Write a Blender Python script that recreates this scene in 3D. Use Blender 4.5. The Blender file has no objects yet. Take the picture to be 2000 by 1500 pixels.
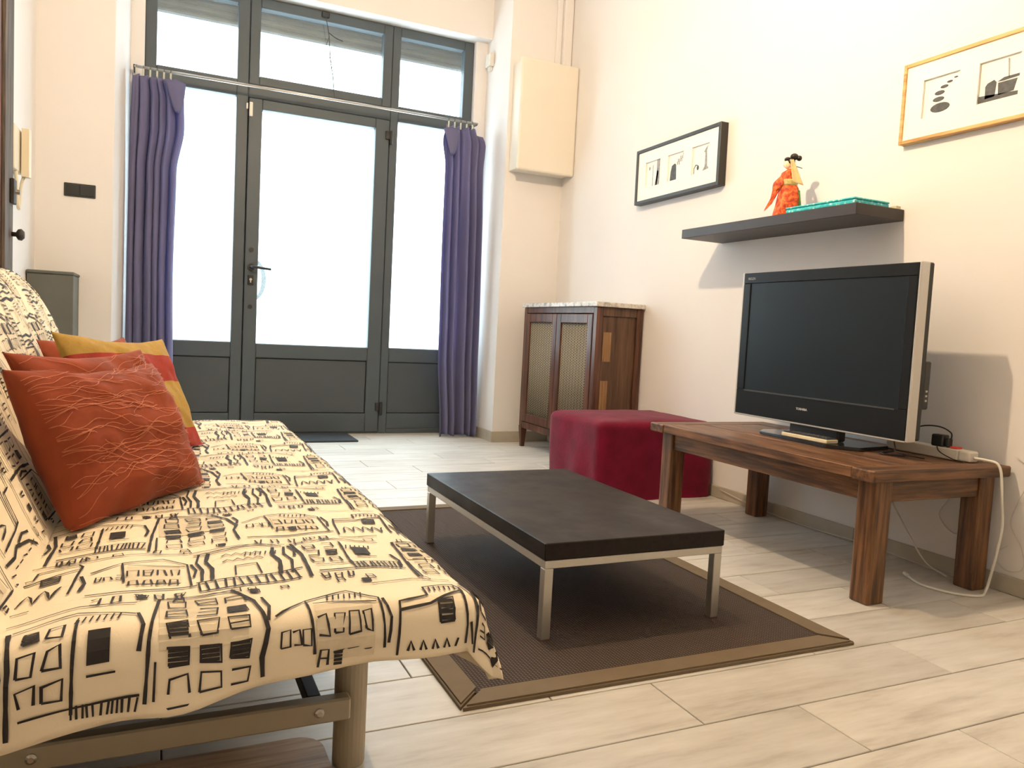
import bpy, bmesh, math, random
from mathutils import Vector, Matrix, noise
random.seed(7)
C = bpy.context.scene.collection
scn = bpy.context.scene

# ---------------------------------------------------------------- camera, world, exposure
cd = bpy.data.cameras.new('camera'); cam = bpy.data.objects.new('camera', cd); C.objects.link(cam)
cd.sensor_fit = 'HORIZONTAL'; cd.sensor_width = 36.0; cd.lens = 1503.46 / 2000 * 36.0
cd.clip_start = 0.02
YAW, PITCH, ROLL = -0.431974, -0.0684624, -0.0516290
Rm = Matrix.Rotation(YAW, 3, 'Z') @ Matrix.Rotation(PITCH, 3, 'X') @ Matrix.Rotation(ROLL, 3, 'Y')
rt, fw, up = Rm.col[0], Rm.col[1], Rm.col[2]
m4 = Matrix.Identity(4)
for i in range(3):
    m4[i][0] = rt[i]; m4[i][1] = up[i]; m4[i][2] = -fw[i]
m4[2][3] = 0.74
cam.matrix_world = m4
scn.camera = cam
w = bpy.data.worlds.new('overcast_sky'); scn.world = w; w.use_nodes = True
bg = w.node_tree.nodes['Background']
bg.inputs[1].default_value = 10.5
# overcast sky: three times brighter overhead than at the horizon, dull ground below
wn = w.node_tree; tcw = wn.nodes.new('ShaderNodeTexCoord'); spw = wn.nodes.new('ShaderNodeSeparateXYZ'); rw = wn.nodes.new('ShaderNodeValToRGB')
wn.links.new(tcw.outputs['Generated'], spw.inputs[0]); mrw = wn.nodes.new('ShaderNodeMapRange'); mrw.inputs[1].default_value = -1.0
wn.links.new(spw.outputs[2], mrw.inputs[0]); wn.links.new(mrw.outputs[0], rw.inputs[0])
ew = rw.color_ramp.elements; ew[0].position = .485; ew[0].color = (.20, .21, .22, 1); ew[1].position = 1; ew[1].color = (.80, .92, 1.0, 1)
e2_ = ew.new(.5); e2_.color = (.29, .325, .35, 1); wn.links.new(rw.outputs[0], bg.inputs[0])
vs = scn.view_settings
vs.view_transform = 'Standard'; vs.look = 'None'; vs.gamma = 1; vs.use_curve_mapping = False
vs.exposure = 0.62
LAMP_POS = Vector((0.86, 2.08, 2.40)); LAMP_COL = (1.0, 0.735, 0.455); LAMP_STRENGTH = 3250.0

# ---------------------------------------------------------------- materials
def srgb(r, g, b):
    f = lambda c: (c/255/12.92) if c/255 <= .04045 else ((c/255+.055)/1.055)**2.4
    return (f(r), f(g), f(b))
MATS = {}
def nt(name):
    m = bpy.data.materials.new(name); m.use_nodes = True
    n = m.node_tree; b = n.nodes['Principled BSDF']
    return m, n, b
def coords(n, scale=(1, 1, 1), rot=(0, 0, 0), kind='Object'):
    tc = n.nodes.new('ShaderNodeTexCoord'); mp = n.nodes.new('ShaderNodeMapping')
    mp.inputs['Scale'].default_value = scale; mp.inputs['Rotation'].default_value = rot
    n.links.new(tc.outputs[kind], mp.inputs[0]); return mp.outputs[0]
def noise_tex(n, vec, scale, detail=4, rough=.55):
    t = n.nodes.new('ShaderNodeTexNoise'); t.inputs['Scale'].default_value = scale
    t.inputs['Detail'].default_value = detail; t.inputs['Roughness'].default_value = rough
    n.links.new(vec, t.inputs['Vector']); return t.outputs[0]
def ramp(n, fac, stops, const=False):
    r = n.nodes.new('ShaderNodeValToRGB')
    if const: r.color_ramp.interpolation = 'CONSTANT'
    e = r.color_ramp.elements
    while len(e) < len(stops): e.new(.5)
    for i, (p, c) in enumerate(stops):
        e[i].position = p; e[i].color = (*c, 1)
    n.links.new(fac, r.inputs[0]); return r.outputs[0]
def bump(n, b, h, strength, dist=.01):
    k = n.nodes.new('ShaderNodeBump'); k.inputs['Strength'].default_value = strength; k.inputs['Distance'].default_value = dist
    n.links.new(h, k.inputs['Height']); n.links.new(k.outputs[0], b.inputs['Normal'])
def mul(c, k): return tuple(min(1, x*k) for x in c)
def mat(name, col, rough=.6, metal=0., vary=.08, vscale=6., bscale=0, bstr=.2, sheen=0, spec=.5, coat=0):
    if name in MATS: return MATS[name]
    m, n, b = nt(name)
    b.inputs['Roughness'].default_value = rough; b.inputs['Metallic'].default_value = metal
    b.inputs['Specular IOR Level'].default_value = spec
    if sheen: b.inputs['Sheen Weight'].default_value = sheen; b.inputs['Sheen Roughness'].default_value = .4
    if coat: b.inputs['Coat Weight'].default_value = coat
    v = coords(n)
    f = noise_tex(n, v, vscale)
    c = ramp(n, f, [(.3, mul(col, 1-vary)), (.7, mul(col, 1+vary))])
    n.links.new(c, b.inputs['Base Color'])
    if bscale: bump(n, b, noise_tex(n, v, bscale, 3), bstr, .004)
    MATS[name] = m; return m
def wood(name, c1, c2, axis, rough=.5, scale=9., bstr=.25, stretch=16.):
    if name in MATS: return MATS[name]
    m, n, b = nt(name)
    s = [stretch]*3; s[axis] = 1.
    v = coords(n, tuple(s))
    f = noise_tex(n, v, scale*.35, 6, .65)
    c = ramp(n, f, [(.30, mul(c1, .4)), (.42, c1), (.58, c2), (.74, mul(c2, 1.35))])
    n.links.new(c, b.inputs['Base Color']); b.inputs['Roughness'].default_value = rough
    bump(n, b, f, bstr, .003)
    MATS[name] = m; return m
WALL = mat('plaster_white', (.79, .775, .77), .85, vary=.015, vscale=1.5, bscale=5, bstr=.12)
WALLF = WALL
ALU = mat('anthracite_aluminium', srgb(80, 90, 97), .45, vary=.03, spec=.35)
ALUP = mat('anthracite_panel', srgb(72, 80, 85), .5, vary=.03)
BLACKP = mat('black_plastic', (.018, .02, .022), .4, vary=.05)
WHITEP = mat('white_plastic', (.74, .72, .66), .45, vary=.02)
CREAMP = mat('cream_plastic', srgb(218, 208, 184), .45, vary=.02)
STEEL = mat('satin_steel', (.55, .53, .49), .35, metal=.85, vary=.04)
GREYPAINT = mat('beige_grey_enamel', srgb(170, 160, 140), .4, metal=.2, vary=.03)
DARKM = mat('dark_iron', (.05, .045, .04), .55, metal=.4, vary=.2, vscale=30)

def glass_mat(name, frost):
    m = bpy.data.materials.new(name); m.use_nodes = True; n = m.node_tree; n.nodes.clear()
    o = n.nodes.new('ShaderNodeOutputMaterial'); tr = n.nodes.new('ShaderNodeBsdfTransparent'); tr.inputs[0].default_value = (.93, .97, .97, 1)
    gl = n.nodes.new('ShaderNodeBsdfGlossy'); gl.inputs['Roughness'].default_value = .04
    mx = n.nodes.new('ShaderNodeMixShader'); mx.inputs[0].default_value = .06
    last = tr.outputs[0]
    if frost:
        tl = n.nodes.new('ShaderNodeBsdfTranslucent'); tl.inputs[0].default_value = (.9, .96, .97, 1)
        m2 = n.nodes.new('ShaderNodeMixShader'); m2.inputs[0].default_value = frost
        n.links.new(last, m2.inputs[1]); n.links.new(tl.outputs[0], m2.inputs[2]); last = m2.outputs[0]
    n.links.new(last, mx.inputs[1]); n.links.new(gl.outputs[0], mx.inputs[2]); n.links.new(mx.outputs[0], o.inputs[0])
    return m
GLASS = glass_mat('clear_glass', 0); FROST = glass_mat('frosted_glass', .05)

# ---------------------------------------------------------------- mesh helpers (all in world coordinates)
def box(bm, lo, hi, bev=0., seg=1):
    t = bmesh.new(); bmesh.ops.create_cube(t, size=1)
    for v in t.verts:
        v.co = Vector([(lo[i]+hi[i])/2 + v.co[i]*(hi[i]-lo[i]) for i in range(3)])
    if bev: bmesh.ops.bevel(t, geom=list(t.edges), offset=bev, segments=seg, affect='EDGES', profile=.5)
    merge(bm, t); return bm
def merge(bm, t):
    me = bpy.data.meshes.new('tmp'); t.to_mesh(me); t.free(); bm.from_mesh(me); bpy.data.meshes.remove(me)
def prism(bm, poly, z0, z1, axis=2):
    # poly: list of 2D points in the plane perpendicular to axis (axis 2: x,y; 1: x,z; 0: y,z)
    def P(a, b, c): return {2: (a, b, c), 1: (a, c, b), 0: (c, a, b)}[axis]
    a = [bm.verts.new(P(x, y, z0)) for x, y in poly]; b = [bm.verts.new(P(x, y, z1)) for x, y in poly]
    n = len(poly)
    fs = [bm.faces.new(a), bm.faces.new(b)] + [bm.faces.new((a[i], a[(i+1) % n], b[(i+1) % n], b[i])) for i in range(n)]
    bmesh.ops.recalc_face_normals(bm, faces=fs); return bm
def loft(bm, secs, cap=True):
    rows = [[bm.verts.new(p) for p in s] for s in secs]; n = len(rows[0]); fs = []
    for r in range(len(rows)-1):
        for i in range(n):
            fs.append(bm.faces.new((rows[r][i], rows[r][(i+1) % n], rows[r+1][(i+1) % n], rows[r+1][i])))
    if cap: fs += [bm.faces.new(rows[0]), bm.faces.new(rows[-1])]
    bmesh.ops.recalc_face_normals(bm, faces=fs); return bm
def smooth_path(pts, sub=6):
    P = [Vector(p) for p in pts]; P = [2*P[0]-P[1]] + P + [2*P[-1]-P[-2]]; out = []
    for i in range(1, len(P)-2):
        for k in range(sub):
            t = k/sub; a, b, c, d = P[i-1:i+3]
            out.append(.5*((2*b)+(c-a)*t+(2*a-5*b+4*c-d)*t*t+(-a+3*b-3*c+d)*t**3))
    out.append(P[-2]); return out
def tube(bm, pts, r, seg=8, smooth=0):
    if smooth: pts = smooth_path(pts, smooth)
    P = [Vector(p) for p in pts]; secs = []; nrm = None
    for i, p in enumerate(P):
        d = (P[min(i+1, len(P)-1)] - P[max(i-1, 0)]).normalized()
        if nrm is None:
            nrm = d.orthogonal().normalized()
        nrm = (nrm - d*nrm.dot(d)).normalized(); bn = d.cross(nrm)
        rr = r[i] if isinstance(r, (list, tuple)) else r
        secs.append([p + (nrm*math.cos(a)+bn*math.sin(a))*rr for a in [2*math.pi*k/seg for k in range(seg)]])
    return loft(bm, secs)
def lathe(bm, prof, c, seg=20, sx=1., sy=1.):
    return loft(bm, [[(c[0]+r*sx*math.cos(a), c[1]+r*sy*math.sin(a), c[2]+z) for a in [2*math.pi*k/seg for k in range(seg)]] for r, z in prof])
def ball(bm, c, rx, ry, rz, seg=14):
    prof = [(math.sin(math.pi*k/8)*.999+.001, -math.cos(math.pi*k/8)) for k in range(9)]
    return loft(bm, [[(c[0]+r*rx*math.cos(a), c[1]+r*ry*math.sin(a), c[2]+z*rz) for a in [2*math.pi*k/seg for k in range(seg)]] for r, z in prof])
def grid(bm, rows):
    R = [[bm.verts.new(p) for p in r] for r in rows]
    for i in range(len(R)-1):
        for j in range(len(R[0])-1): bm.faces.new((R[i][j], R[i][j+1], R[i+1][j+1], R[i+1][j]))
    return bm
def worigin(p):
    o = Vector((0, 0, 0))
    while p is not None: o += p.location; p = p.parent
    return o
def obj(name, bm, material, parent=None, origin=None, smooth=False):
    """link bm (world coordinates) as ONE mesh object"""
    if parent is not None: org = worigin(parent)
    elif origin is not None: org = Vector(origin)
    else:
        xs = [v.co for v in bm.verts]
        org = Vector(((min(v.x for v in xs)+max(v.x for v in xs))/2, (min(v.y for v in xs)+max(v.y for v in xs))/2, min(v.z for v in xs)))
    bmesh.ops.translate(bm, verts=bm.verts, vec=-org)
    me = bpy.data.meshes.new(name); bm.to_mesh(me); bm.free()
    me.materials.append(material)
    if smooth:
        for p in me.polygons: p.use_smooth = True
    o = bpy.data.objects.new(name, me); C.objects.link(o)
    if parent is not None: o.parent = parent
    else: o.location = org
    return o
def thing(name, loc, label=None, cat=None, group=None, kind=None):
    o = bpy.data.objects.new(name, None); C.objects.link(o); o.location = loc; o.empty_display_size = .05
    tag(o, label, cat, group, kind); return o
def tag(o, label=None, cat=None, group=None, kind=None):
    if label: o['label'] = label
    if cat: o['category'] = cat
    if group: o['group'] = group
    if kind: o['kind'] = kind
    return o
def bx(lo, hi, bev=0., seg=1): return box(bmesh.new(), lo, hi, bev, seg)
def solid(o, t, off=0):
    s = o.modifiers.new('thickness', 'SOLIDIFY'); s.thickness = t; s.offset = off

# ================================================================ SETTING
XL, XR, YW, YB, ZC = -.59, 2.44, 4.66, -1.7, 3.3
TH, TL, TY0 = .1835, .72, 1.142
m, n, b = nt('cement_tile'); v = coords(n, (1.2, 7, 1)); oi = n.nodes.new('ShaderNodeObjectInfo')
add = n.nodes.new('ShaderNodeVectorMath'); add.operation = 'ADD'; n.links.new(v, add.inputs[0])
cmb = n.nodes.new('ShaderNodeCombineXYZ'); sc = n.nodes.new('ShaderNodeMath'); sc.operation = 'MULTIPLY'; sc.inputs[1].default_value = 40
n.links.new(oi.outputs['Random'], sc.inputs[0])
for k in range(3): n.links.new(sc.outputs[0], cmb.inputs[k])
n.links.new(cmb.outputs[0], add.inputs[1])
f1 = noise_tex(n, add.outputs[0], 3.5, 8, .62)
tc = ramp(n, f1, [(.25, (.40, .375, .33)), (.45, (.57, .545, .50)), (.7, (.68, .66, .62))])
hv = n.nodes.new('ShaderNodeHueSaturation'); rm = n.nodes.new('ShaderNodeMapRange')
rm.inputs[3].default_value = .90; rm.inputs[4].default_value = 1.06
n.links.new(oi.outputs['Random'], rm.inputs[0]); n.links.new(rm.outputs[0], hv.inputs['Value']); n.links.new(tc, hv.inputs['Color'])
n.links.new(hv.outputs[0], b.inputs['Base Color']); b.inputs['Roughness'].default_value = .42; bump(n, b, f1, .12, .003)
TILE = m
GROUT = mat('grout', (.26, .24, .21), .9)
floor = obj('floor', bx((XL-.2, YB-.1, -.08), (XR+.15, 5.25, -.009)), GROUT, origin=(0, 0, 0)); tag(floor, kind='structure')
tile_cache = {}
k0 = int(math.floor((YB-TY0)/TH)); k1 = int(math.ceil((5.16-TY0)/TH))
for k in range(k0, k1):
    y0 = max(YB, TY0+k*TH); y1 = min(5.16, y0 if False else TY0+(k+1)*TH)
    off = (.975 - .2385*k) % TL
    x = off - TL*math.ceil((off-XL)/TL)
    while x < XR:
        a, c = max(x, XL), min(x+TL, XR)
        if c-a > .01 and y1-y0 > .01:
            key = (round(c-a, 3), round(y1-y0, 3))
            if key not in tile_cache:
                g = .0014
                bm = bx((g, g, -.009), (key[0]-g, key[1]-g, 0), .0012)
                me = bpy.data.meshes.new('tile'); bm.to_mesh(me); bm.free(); me.materials.append(TILE); tile_cache[key] = me
            t = bpy.data.objects.new('tile', tile_cache[key]); C.objects.link(t); t.parent = floor; t.location = (a, y0, 0)
        x += TL

bm = bmesh.new()
prism(bm, [(XL-.2, YW), (-.235, YW), (-.175, 5.06), (-.105, 5.06), (-.105, 5.25), (XL-.2, 5.25)], -.02, ZC)
prism(bm, [(2.02, YW), (XR+.15, YW), (XR+.15, 5.25), (1.937, 5.25), (1.937, 5.06), (2.02, 5.06)], -.02, ZC)
box(bm, (-.19, 4.98, 2.70), (2.03, 5.25, ZC))
tag(obj('wall_front', bm, WALLF, origin=(0, 0, 0)), kind='structure')
tag(obj('wall_right', bx((XR, YB-.1, -.02), (XR+.15, YW, ZC)), WALL, origin=(0, 0, 0)), kind='structure')
tag(obj('wall_left', bx((XL-.2, YB-.1, -.02), (XL, YW, ZC)), WALL, origin=(0, 0, 0)), kind='structure')
tag(obj('wall_back', bx((XL, YB-.1, -.02), (XR, YB, ZC)), WALL, origin=(0, 0, 0)), kind='structure')
tag(obj('ceiling', bx((XL-.2, YB-.1, ZC), (XR+.15, 5.25, ZC+.1)), WALL, origin=(0, 0, 0)), kind='structure')
SKIRT = mat('skirting_tile', srgb(176, 170, 156), .5, vary=.08, vscale=12)
def skirting(name, axis, a0, a1, fix, sgn, h):
    e = thing(name, (0, 0, 0), kind='structure'); L = .42; p = a0
    while p < a1-.01:
        q = min(p+L, a1)
        if axis == 1: lo, hi = (min(fix, fix+sgn*.012), p+.001, 0), (max(fix, fix+sgn*.012), q-.001, h)
        else: lo, hi = (p+.001, min(fix, fix+sgn*.012), 0), (q-.001, max(fix, fix+sgn*.012), h)
        obj('skirting_tile', bx(lo, hi, .002), SKIRT, e); p = q
skirting('baseboard_right', 1, YB, YW-.001, XR, -1, .055)
skirting('baseboard_front', 0, 2.02, XR-.013, YW, -1, .07)
skirting('baseboard_jamb', 1, YW-.012, 5.05, 2.02, -1, .07)
skirting('baseboard_left', 1, YB, 2.74, XL, 1, .06)

# ---- glazed shop front (frame plane Y = 5.10)
YF, YR = 5.10, 5.16
def bar(x0, x1, z0, z1, y0=YF, y1=YR, bev=.004): return bx((x0, y0, z0), (x1, y1, z1), bev)
tr1 = thing('trim_1', (.9, YF, 0), kind='structure')
for x0, x1 in ((-.105, -.042), (.405, .472), (1.366, 1.42), (1.87, 1.937)):
    obj('frame_post', bar(x0, x1, 0, 2.70, YF+.002, YR+.01), ALU, tr1)
for z0, z1 in ((0, .03), (2.09, 2.19), (2.64, 2.70)):
    for x0, x1 in ((-.042, .405), (.472, 1.366), (1.42, 1.87)):
        obj('frame_rail', bar(x0, x1, z0, z1, YF+.003, YR+.008), ALU, tr1)
for x0, x1 in ((.462, .49), (1.35, 1.376)): obj('door_stop', bar(x0, x1, .0, 2.69, YR-.008, YR+.012, 0), ALU, tr1)
for z0, z1 in ((2.07, 2.11), (2.155, 2.19), (2.68, 2.70)): obj('door_stop', bar(.472, 1.366, z0, z1, YR-.008, YR+.012, 0), ALU, tr1)
obj('threshold', bar(.472, 1.366, 0, .028, YR-.006, YR+.02, 0), ALU, tr1)
def light_unit(name, x0, x1):
    e = thing(name, ((x0+x1)/2, YF, 0), kind='structure')
    obj('glass_pane', bx((x0, 5.128, .585), (x1, 5.134, 2.09)), FROST, e)
    obj('mid_rail', bar(x0, x1, .488, .584, YF+.004), ALU, e)
    obj('bottom_rail', bar(x0, x1, .03, .136, YF+.004), ALU, e)
    obj('kick_panel', bar(x0+.003, x1-.003, .139, .485, YF+.012, YR-.01, .004), ALUP, e); obj('panel_backing', bar(x0, x1, .12, .50, YR-.012, YR-.004, 0), ALU, e)
light_unit('window_1', -.042, .405); light_unit('window_2', 1.42, 1.87)
def transom(name, x0, x1, z0, z1, px0, px1, pz0, pz1):
    e = thing(name, ((x0+x1)/2, YF, z0), kind='structure')
    obj('glass_pane', bx((px0-.004, 5.128, pz0-.004), (px1+.004, 5.134, pz1+.004)), GLASS, e)
    if px0-x0 > .008: obj('sash_stile', bar(x0, px0, z0, z1, YF-.004), ALU, e)
    if x1-px1 > .008: obj('sash_stile', bar(px1, x1, z0, z1, YF-.004), ALU, e)
    if pz0-z0 > .008: obj('sash_rail', bar(px0, px1, z0, pz0, YF-.004), ALU, e)
    if z1-pz1 > .008: obj('sash_rail', bar(px0, px1, pz1, z1, YF-.004), ALU, e)
    return e
transom('window_3', -.042, .405, 2.19, 2.64, -.041, .404, 2.191, 2.639)
w4 = transom('window_4', .475, 1.363, 2.17, 2.692, .534, 1.304, 2.224, 2.634)
obj('catch', bx((.895, 5.082, 2.652), (.945, 5.10, 2.69), .006), BLACKP, w4)
transom('window_5', 1.42, 1.87, 2.19, 2.64, 1.421, 1.869, 2.191, 2.639)
d1 = thing('door_1', (.92, YF, 0), kind='structure')
DL, DR, PL, PR = .477, 1.361, .556, 1.270
obj('stile', bar(DL, PL, .012, 2.086, YF-.006), ALU, d1); obj('stile', bar(PR, DR, .012, 2.086, YF-.006), ALU, d1)
for z0, z1 in ((.012, .136), (.490, .580), (2.026, 2.086)): obj('rail', bar(PL, PR, z0, z1, YF-.006), ALU, d1)
obj('glass_pane', bx((PL, 5.126, .58), (PR, 5.132, 2.026)), FROST, d1)
obj('kick_panel', bar(PL+.003, PR-.003, .139, .487, YF+.006, YR-.01, .004), ALUP, d1); obj('panel_backing', bar(PL-.01, PR+.01, .12, .50, YR-.012, YR-.004, 0), ALU, d1)
yh = YF-.006
bm = bmesh.new(); tube(bm, [(.514, yh, 1.054), (.514, yh-.012, 1.054)], .022, 16)
h = obj('handle_rose', bm, BLACKP, d1)
bm = bmesh.new(); tube(bm, [(.514, yh-.008, 1.056), (.514, yh-.05, 1.056), (.53, yh-.058, 1.055), (.575, yh-.06, 1.050), (.628, yh-.056, 1.046)], [.009, .009, .0095, .0085, .008], 10)
obj('lever', bm, BLACKP, h, smooth=True)
bm = bmesh.new(); lathe(bm, [(.017, -.03), (.017, .03)], (0, 0, 0), 16, 1, .35)
for v_ in bm.verts: v_.co = Vector((.513+v_.co.x, yh-.004+v_.co.y, .974+v_.co.z))
k = obj('lock_plate', bm, BLACKP, d1)
bm = bmesh.new(); tube(bm, [(.513, yh-.008, .978), (.513, yh-.014, .978)], .008, 12); box(bm, (.510, yh-.013, .958), (.516, yh-.008, .978)); obj('lock_cylinder', bm, STEEL, k)
for z in (1.162, .808):
    bm = bmesh.new(); tube(bm, [(.513, yh+.001, z), (.513, yh-.006, z)], .014, 14); obj('bolt_cover', bm, BLACKP, d1)
for z in (1.96, .155):
    bm = bx((1.335, yh-.014, z), (1.362, yh, z+.055), .003); box(bm, (1.362, yh-.018, z-.03), (1.384, yh-.001, z+.06), .005)
    obj('hinge', bm, BLACKP, d1)
ARC = mat('pale_wire_mesh', (.30, .42, .50), .5, vary=.5, vscale=220)
bm = bmesh.new(); N = 14
pts = []
for i in range(N+1):
    a = math.radians(-68+136*i/N); pts.append((.553+.085*math.cos(a)-.02, .982+.135*math.sin(a)))
inner = [(x-.028*math.cos(math.radians(-68+136*i/N)), z-.016*math.sin(math.radians(-68+136*i/N))) for i, (x, z) in enumerate(pts)]
secs = [[(px_, 5.19, pz_), (px_, 5.20, pz_), (qx, 5.20, qz), (qx, 5.19, qz)] for (px_, pz_), (qx, qz) in zip(pts, inner)]
loft(bm, secs); obj('outer_pull', bm, ARC, d1)
s = thing('door_sensor', (.485, YF-.02, 1.97), 'white magnetic alarm contact stuck on the glazed door edge', 'sensor')
obj('switch_body', bx((.478, YF-.022, 1.972), (.498, YF-.0062, 2.058), .003), WHITEP, s)
obj('magnet', bx((.460, YF-.016, 2.015), (.471, YF+.002, 2.05), .002), WHITEP, s)

# outside: pavement and a half raised roller shutter
tag(obj('pavement', bx((-14, 5.25, -.14), (16, 22, -.05)), mat('light_concrete', (.72, .72, .70), .9, vscale=2), origin=(0, 5.25, -.14)), kind='structure')
sh = thing('roller_shutter', (.95, 5.27, 2.548), 'grey ribbed roller shutter hanging half raised outside above the door', 'shutter')
SH = mat('shutter_slat', (.20, .22, .235), .55, metal=.05, vary=.12, vscale=8)
for i in range(10):
    z = 2.548+.042*i
    bm = bmesh.new(); prism(bm, [(5.268, z), (5.258, z+.010), (5.255, z+.021), (5.258, z+.032), (5.268, z+.0405), (5.274, z+.0405), (5.274, z)], -.3, 2.15, 0)
    obj('slat', bm, SH, sh)
wr = thing('hanging_wire', (.92, 5.075, 2.13), 'thin dark loose wires dangling over the middle transom pane', 'wire')
WIRE = mat('dark_wire', (.05, .05, .05), .6)
for pts, r in (([(.92, 5.085, 2.66), (.935, 5.075, 2.58), (.945, 5.078, 2.52), (.955, 5.075, 2.40), (.975, 5.078, 2.30), (.985, 5.075, 2.20)], .0028),
               ([(.94, 5.076, 2.56), (.985, 5.074, 2.535), (1.03, 5.076, 2.525)], .0034),
               ([(.945, 5.076, 2.54), (.925, 5.074, 2.46), (.955, 5.076, 2.40), (.968, 5.075, 2.35), (.92, 5.075, 2.305)], .0019),
               ([(.975, 5.076, 2.31), (.992, 5.075, 2.16)], .0016)):
    bm = bmesh.new(); tube(bm, pts, r, 5, 4); obj('strand', bm, WIRE, wr)

# ---- old wooden door in the left wall
OLDWOOD = wood('old_dark_door_wood', srgb(62, 53, 45), srgb(98, 84, 70), 2, .7)
REDWOOD = wood('reddish_door_wood', srgb(84, 40, 26), srgb(130, 66, 42), 2, .45)
d2 = thing('door_2', (XL, 3.27, 0), kind='structure')
obj('casing_post', bx((XL, 3.59, 0), (XL+.035, 3.785, 2.35), .008), OLDWOOD, d2)
obj('casing_post', bx((XL, 2.75, 0), (XL+.035, 2.85, 2.35), .008), OLDWOOD, d2)
obj('casing_head', bx((XL, 2.85, 2.24), (XL+.034, 3.59, 2.35), .008), OLDWOOD, d2)
leaf = obj('door_leaf', bx((XL, 2.852, .01), (XL+.022, 3.588, 2.238), .003), REDWOOD, d2)
for z0, z1 in ((.15, .95), (1.1, 2.1)):
    obj('raised_panel', bx((XL+.018, 2.97, z0), (XL+.034, 3.47, z1), .008, 2), REDWOOD, leaf)
bm = bmesh.new(); tube(bm, [(XL+.03, 3.75, 1.03), (XL+.05, 3.75, 1.03), (XL+.058, 3.75, 1.03), (XL+.07, 3.75, 1.03), (XL+.08, 3.75, 1.03)], [.010, .009, .022, .024, .014], 14)
obj('door_knob', bm, DARKM, d2, smooth=True)
lt = obj('rim_latch', bx((XL+.0352, 3.70, 1.15), (XL+.05, 3.765, 1.25), .003), DARKM, d2)
bm = bmesh.new(); tube(bm, [(XL+.05, 3.74, 1.20), (XL+.066, 3.74, 1.20)], .011, 10); obj('latch_knob', bm, STEEL, lt)

# ================================================================ SOFA BED
XF, YN, YFAR, ZS, XCR = .372, .935, 2.735, .388, -.165
RR = .035
sofa = thing('sofa_bed', (-.05, 1.8, 0), 'sofa bed under a cream cover printed with black sketched buildings', 'sofa')
def skirt_len(X, Y):
    """length of hanging cover for a flat point outside the top rectangle"""
    dx, dn = max(0, X-XF), max(0, YN-Y)
    near = .134 - .046*min(1, max(0, (X+.2)/.45))
    front = .142 - .032*min(1, max(0, (Y-1.15)/.3))
    a = math.atan2(dn, dx)/(math.pi/2) if (dx or dn) else 0
    if Y > YFAR: return .11
    return front*(1-a) + near*a + .012*math.sin(a*math.pi)
def seatS(X, Y):
    dx, dn, df = max(0, X-XF), max(0, YN-Y), max(0, Y-YFAR)
    bx_, by_ = min(X, XF), min(max(Y, YN), YFAR)
    dy = dn if dn else df; sg = -1 if dn else 1
    rho = math.hypot(dx, dy)
    z = ZS + .006*noise.noise(Vector((X*6, Y*4, 1.3))) + .004*noise.noise(Vector((X*14, Y*11, 5))) - .010*math.exp(-((X-XCR)/.05)**2)
    z += .006*math.sin(min(1, max(0, (X-XCR)/(XF-XCR)))*math.pi)
    if rho == 0: return Vector((X, Y, z))
    ux, uy = dx/rho, sg*dy/rho
    q = RR*math.pi/2
    fl = 2*abs(ux*uy)
    if rho < q:
        o, d = RR*math.sin(rho/RR), RR*(1-math.cos(rho/RR))
    else:
        e = rho-q
        o = RR + e*(.04+.22*fl); d = RR + e*(1-.06*fl)
        along = by_ if abs(ux) > abs(uy) else bx_
        o += min(1, e/.06)*(.010*math.sin(along*21+1.0)+.006*math.sin(along*47))
        if dn and not dx: o += -.012*min(1, e/.1)
    return Vector((bx_+ux*o, by_+uy*o, z-d))
def lin(a, b, n): return [a+(b-a)*i/n for i in range(n+1)]
FAB = mat('printed_cotton', srgb(238, 224, 196), .85, vary=.03, vscale=4, bscale=420, bstr=.08, sheen=.15)
bm = bmesh.new()
Xs = lin(XCR-.02, XF, 36); Ys = lin(YN, YFAR, 90)
rows = []
NQ = 14
def flat_pt(i, j):
    # i indexes X incl. front skirt, j indexes Y incl. near and far skirts
    X = Xs[min(i, 36)]; Y = Ys[min(max(j-NQ, 0), 90)]
    qx = max(0, i-36)/NQ; qn = max(0, NQ-j)/NQ; qf = max(0, j-NQ-90)/NQ
    if qx and (qn or qf):
        qq = max(qx, qn or qf)
        a = math.atan2(qn or qf, qx); c_, s_ = math.cos(a), math.sin(a)
        L = skirt_len(X+c_*.1, (Y-s_*.1) if qn else Y+s_*.1)
        return (X+c_*qq*L, Y-s_*qq*L if qn else Y+s_*qq*L)
    if qx: return (X+qx*skirt_len(X+.1, Y), Y)
    if qn: return (X, Y-qn*skirt_len(X, Y-.1))
    if qf: return (X, Y+qf*.11)
    return (X, Y)
rows = [[seatS(*flat_pt(i, j)) for i in range(37+NQ)] for j in range(91+2*NQ)]
grid(bm, rows)
bmesh.ops.recalc_face_normals(bm, faces=bm.faces)
seat = obj('seat_cover', bm, FAB, sofa, smooth=True); solid(seat, .0015, -1)
# mattress core under the cover
obj('mattress', bx((XCR-.02, YN+.05, .325), (XF-.02, YFAR-.03, .368), .012, 2), mat('grey_ticking', (.4, .38, .35), .9), sofa)
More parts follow.
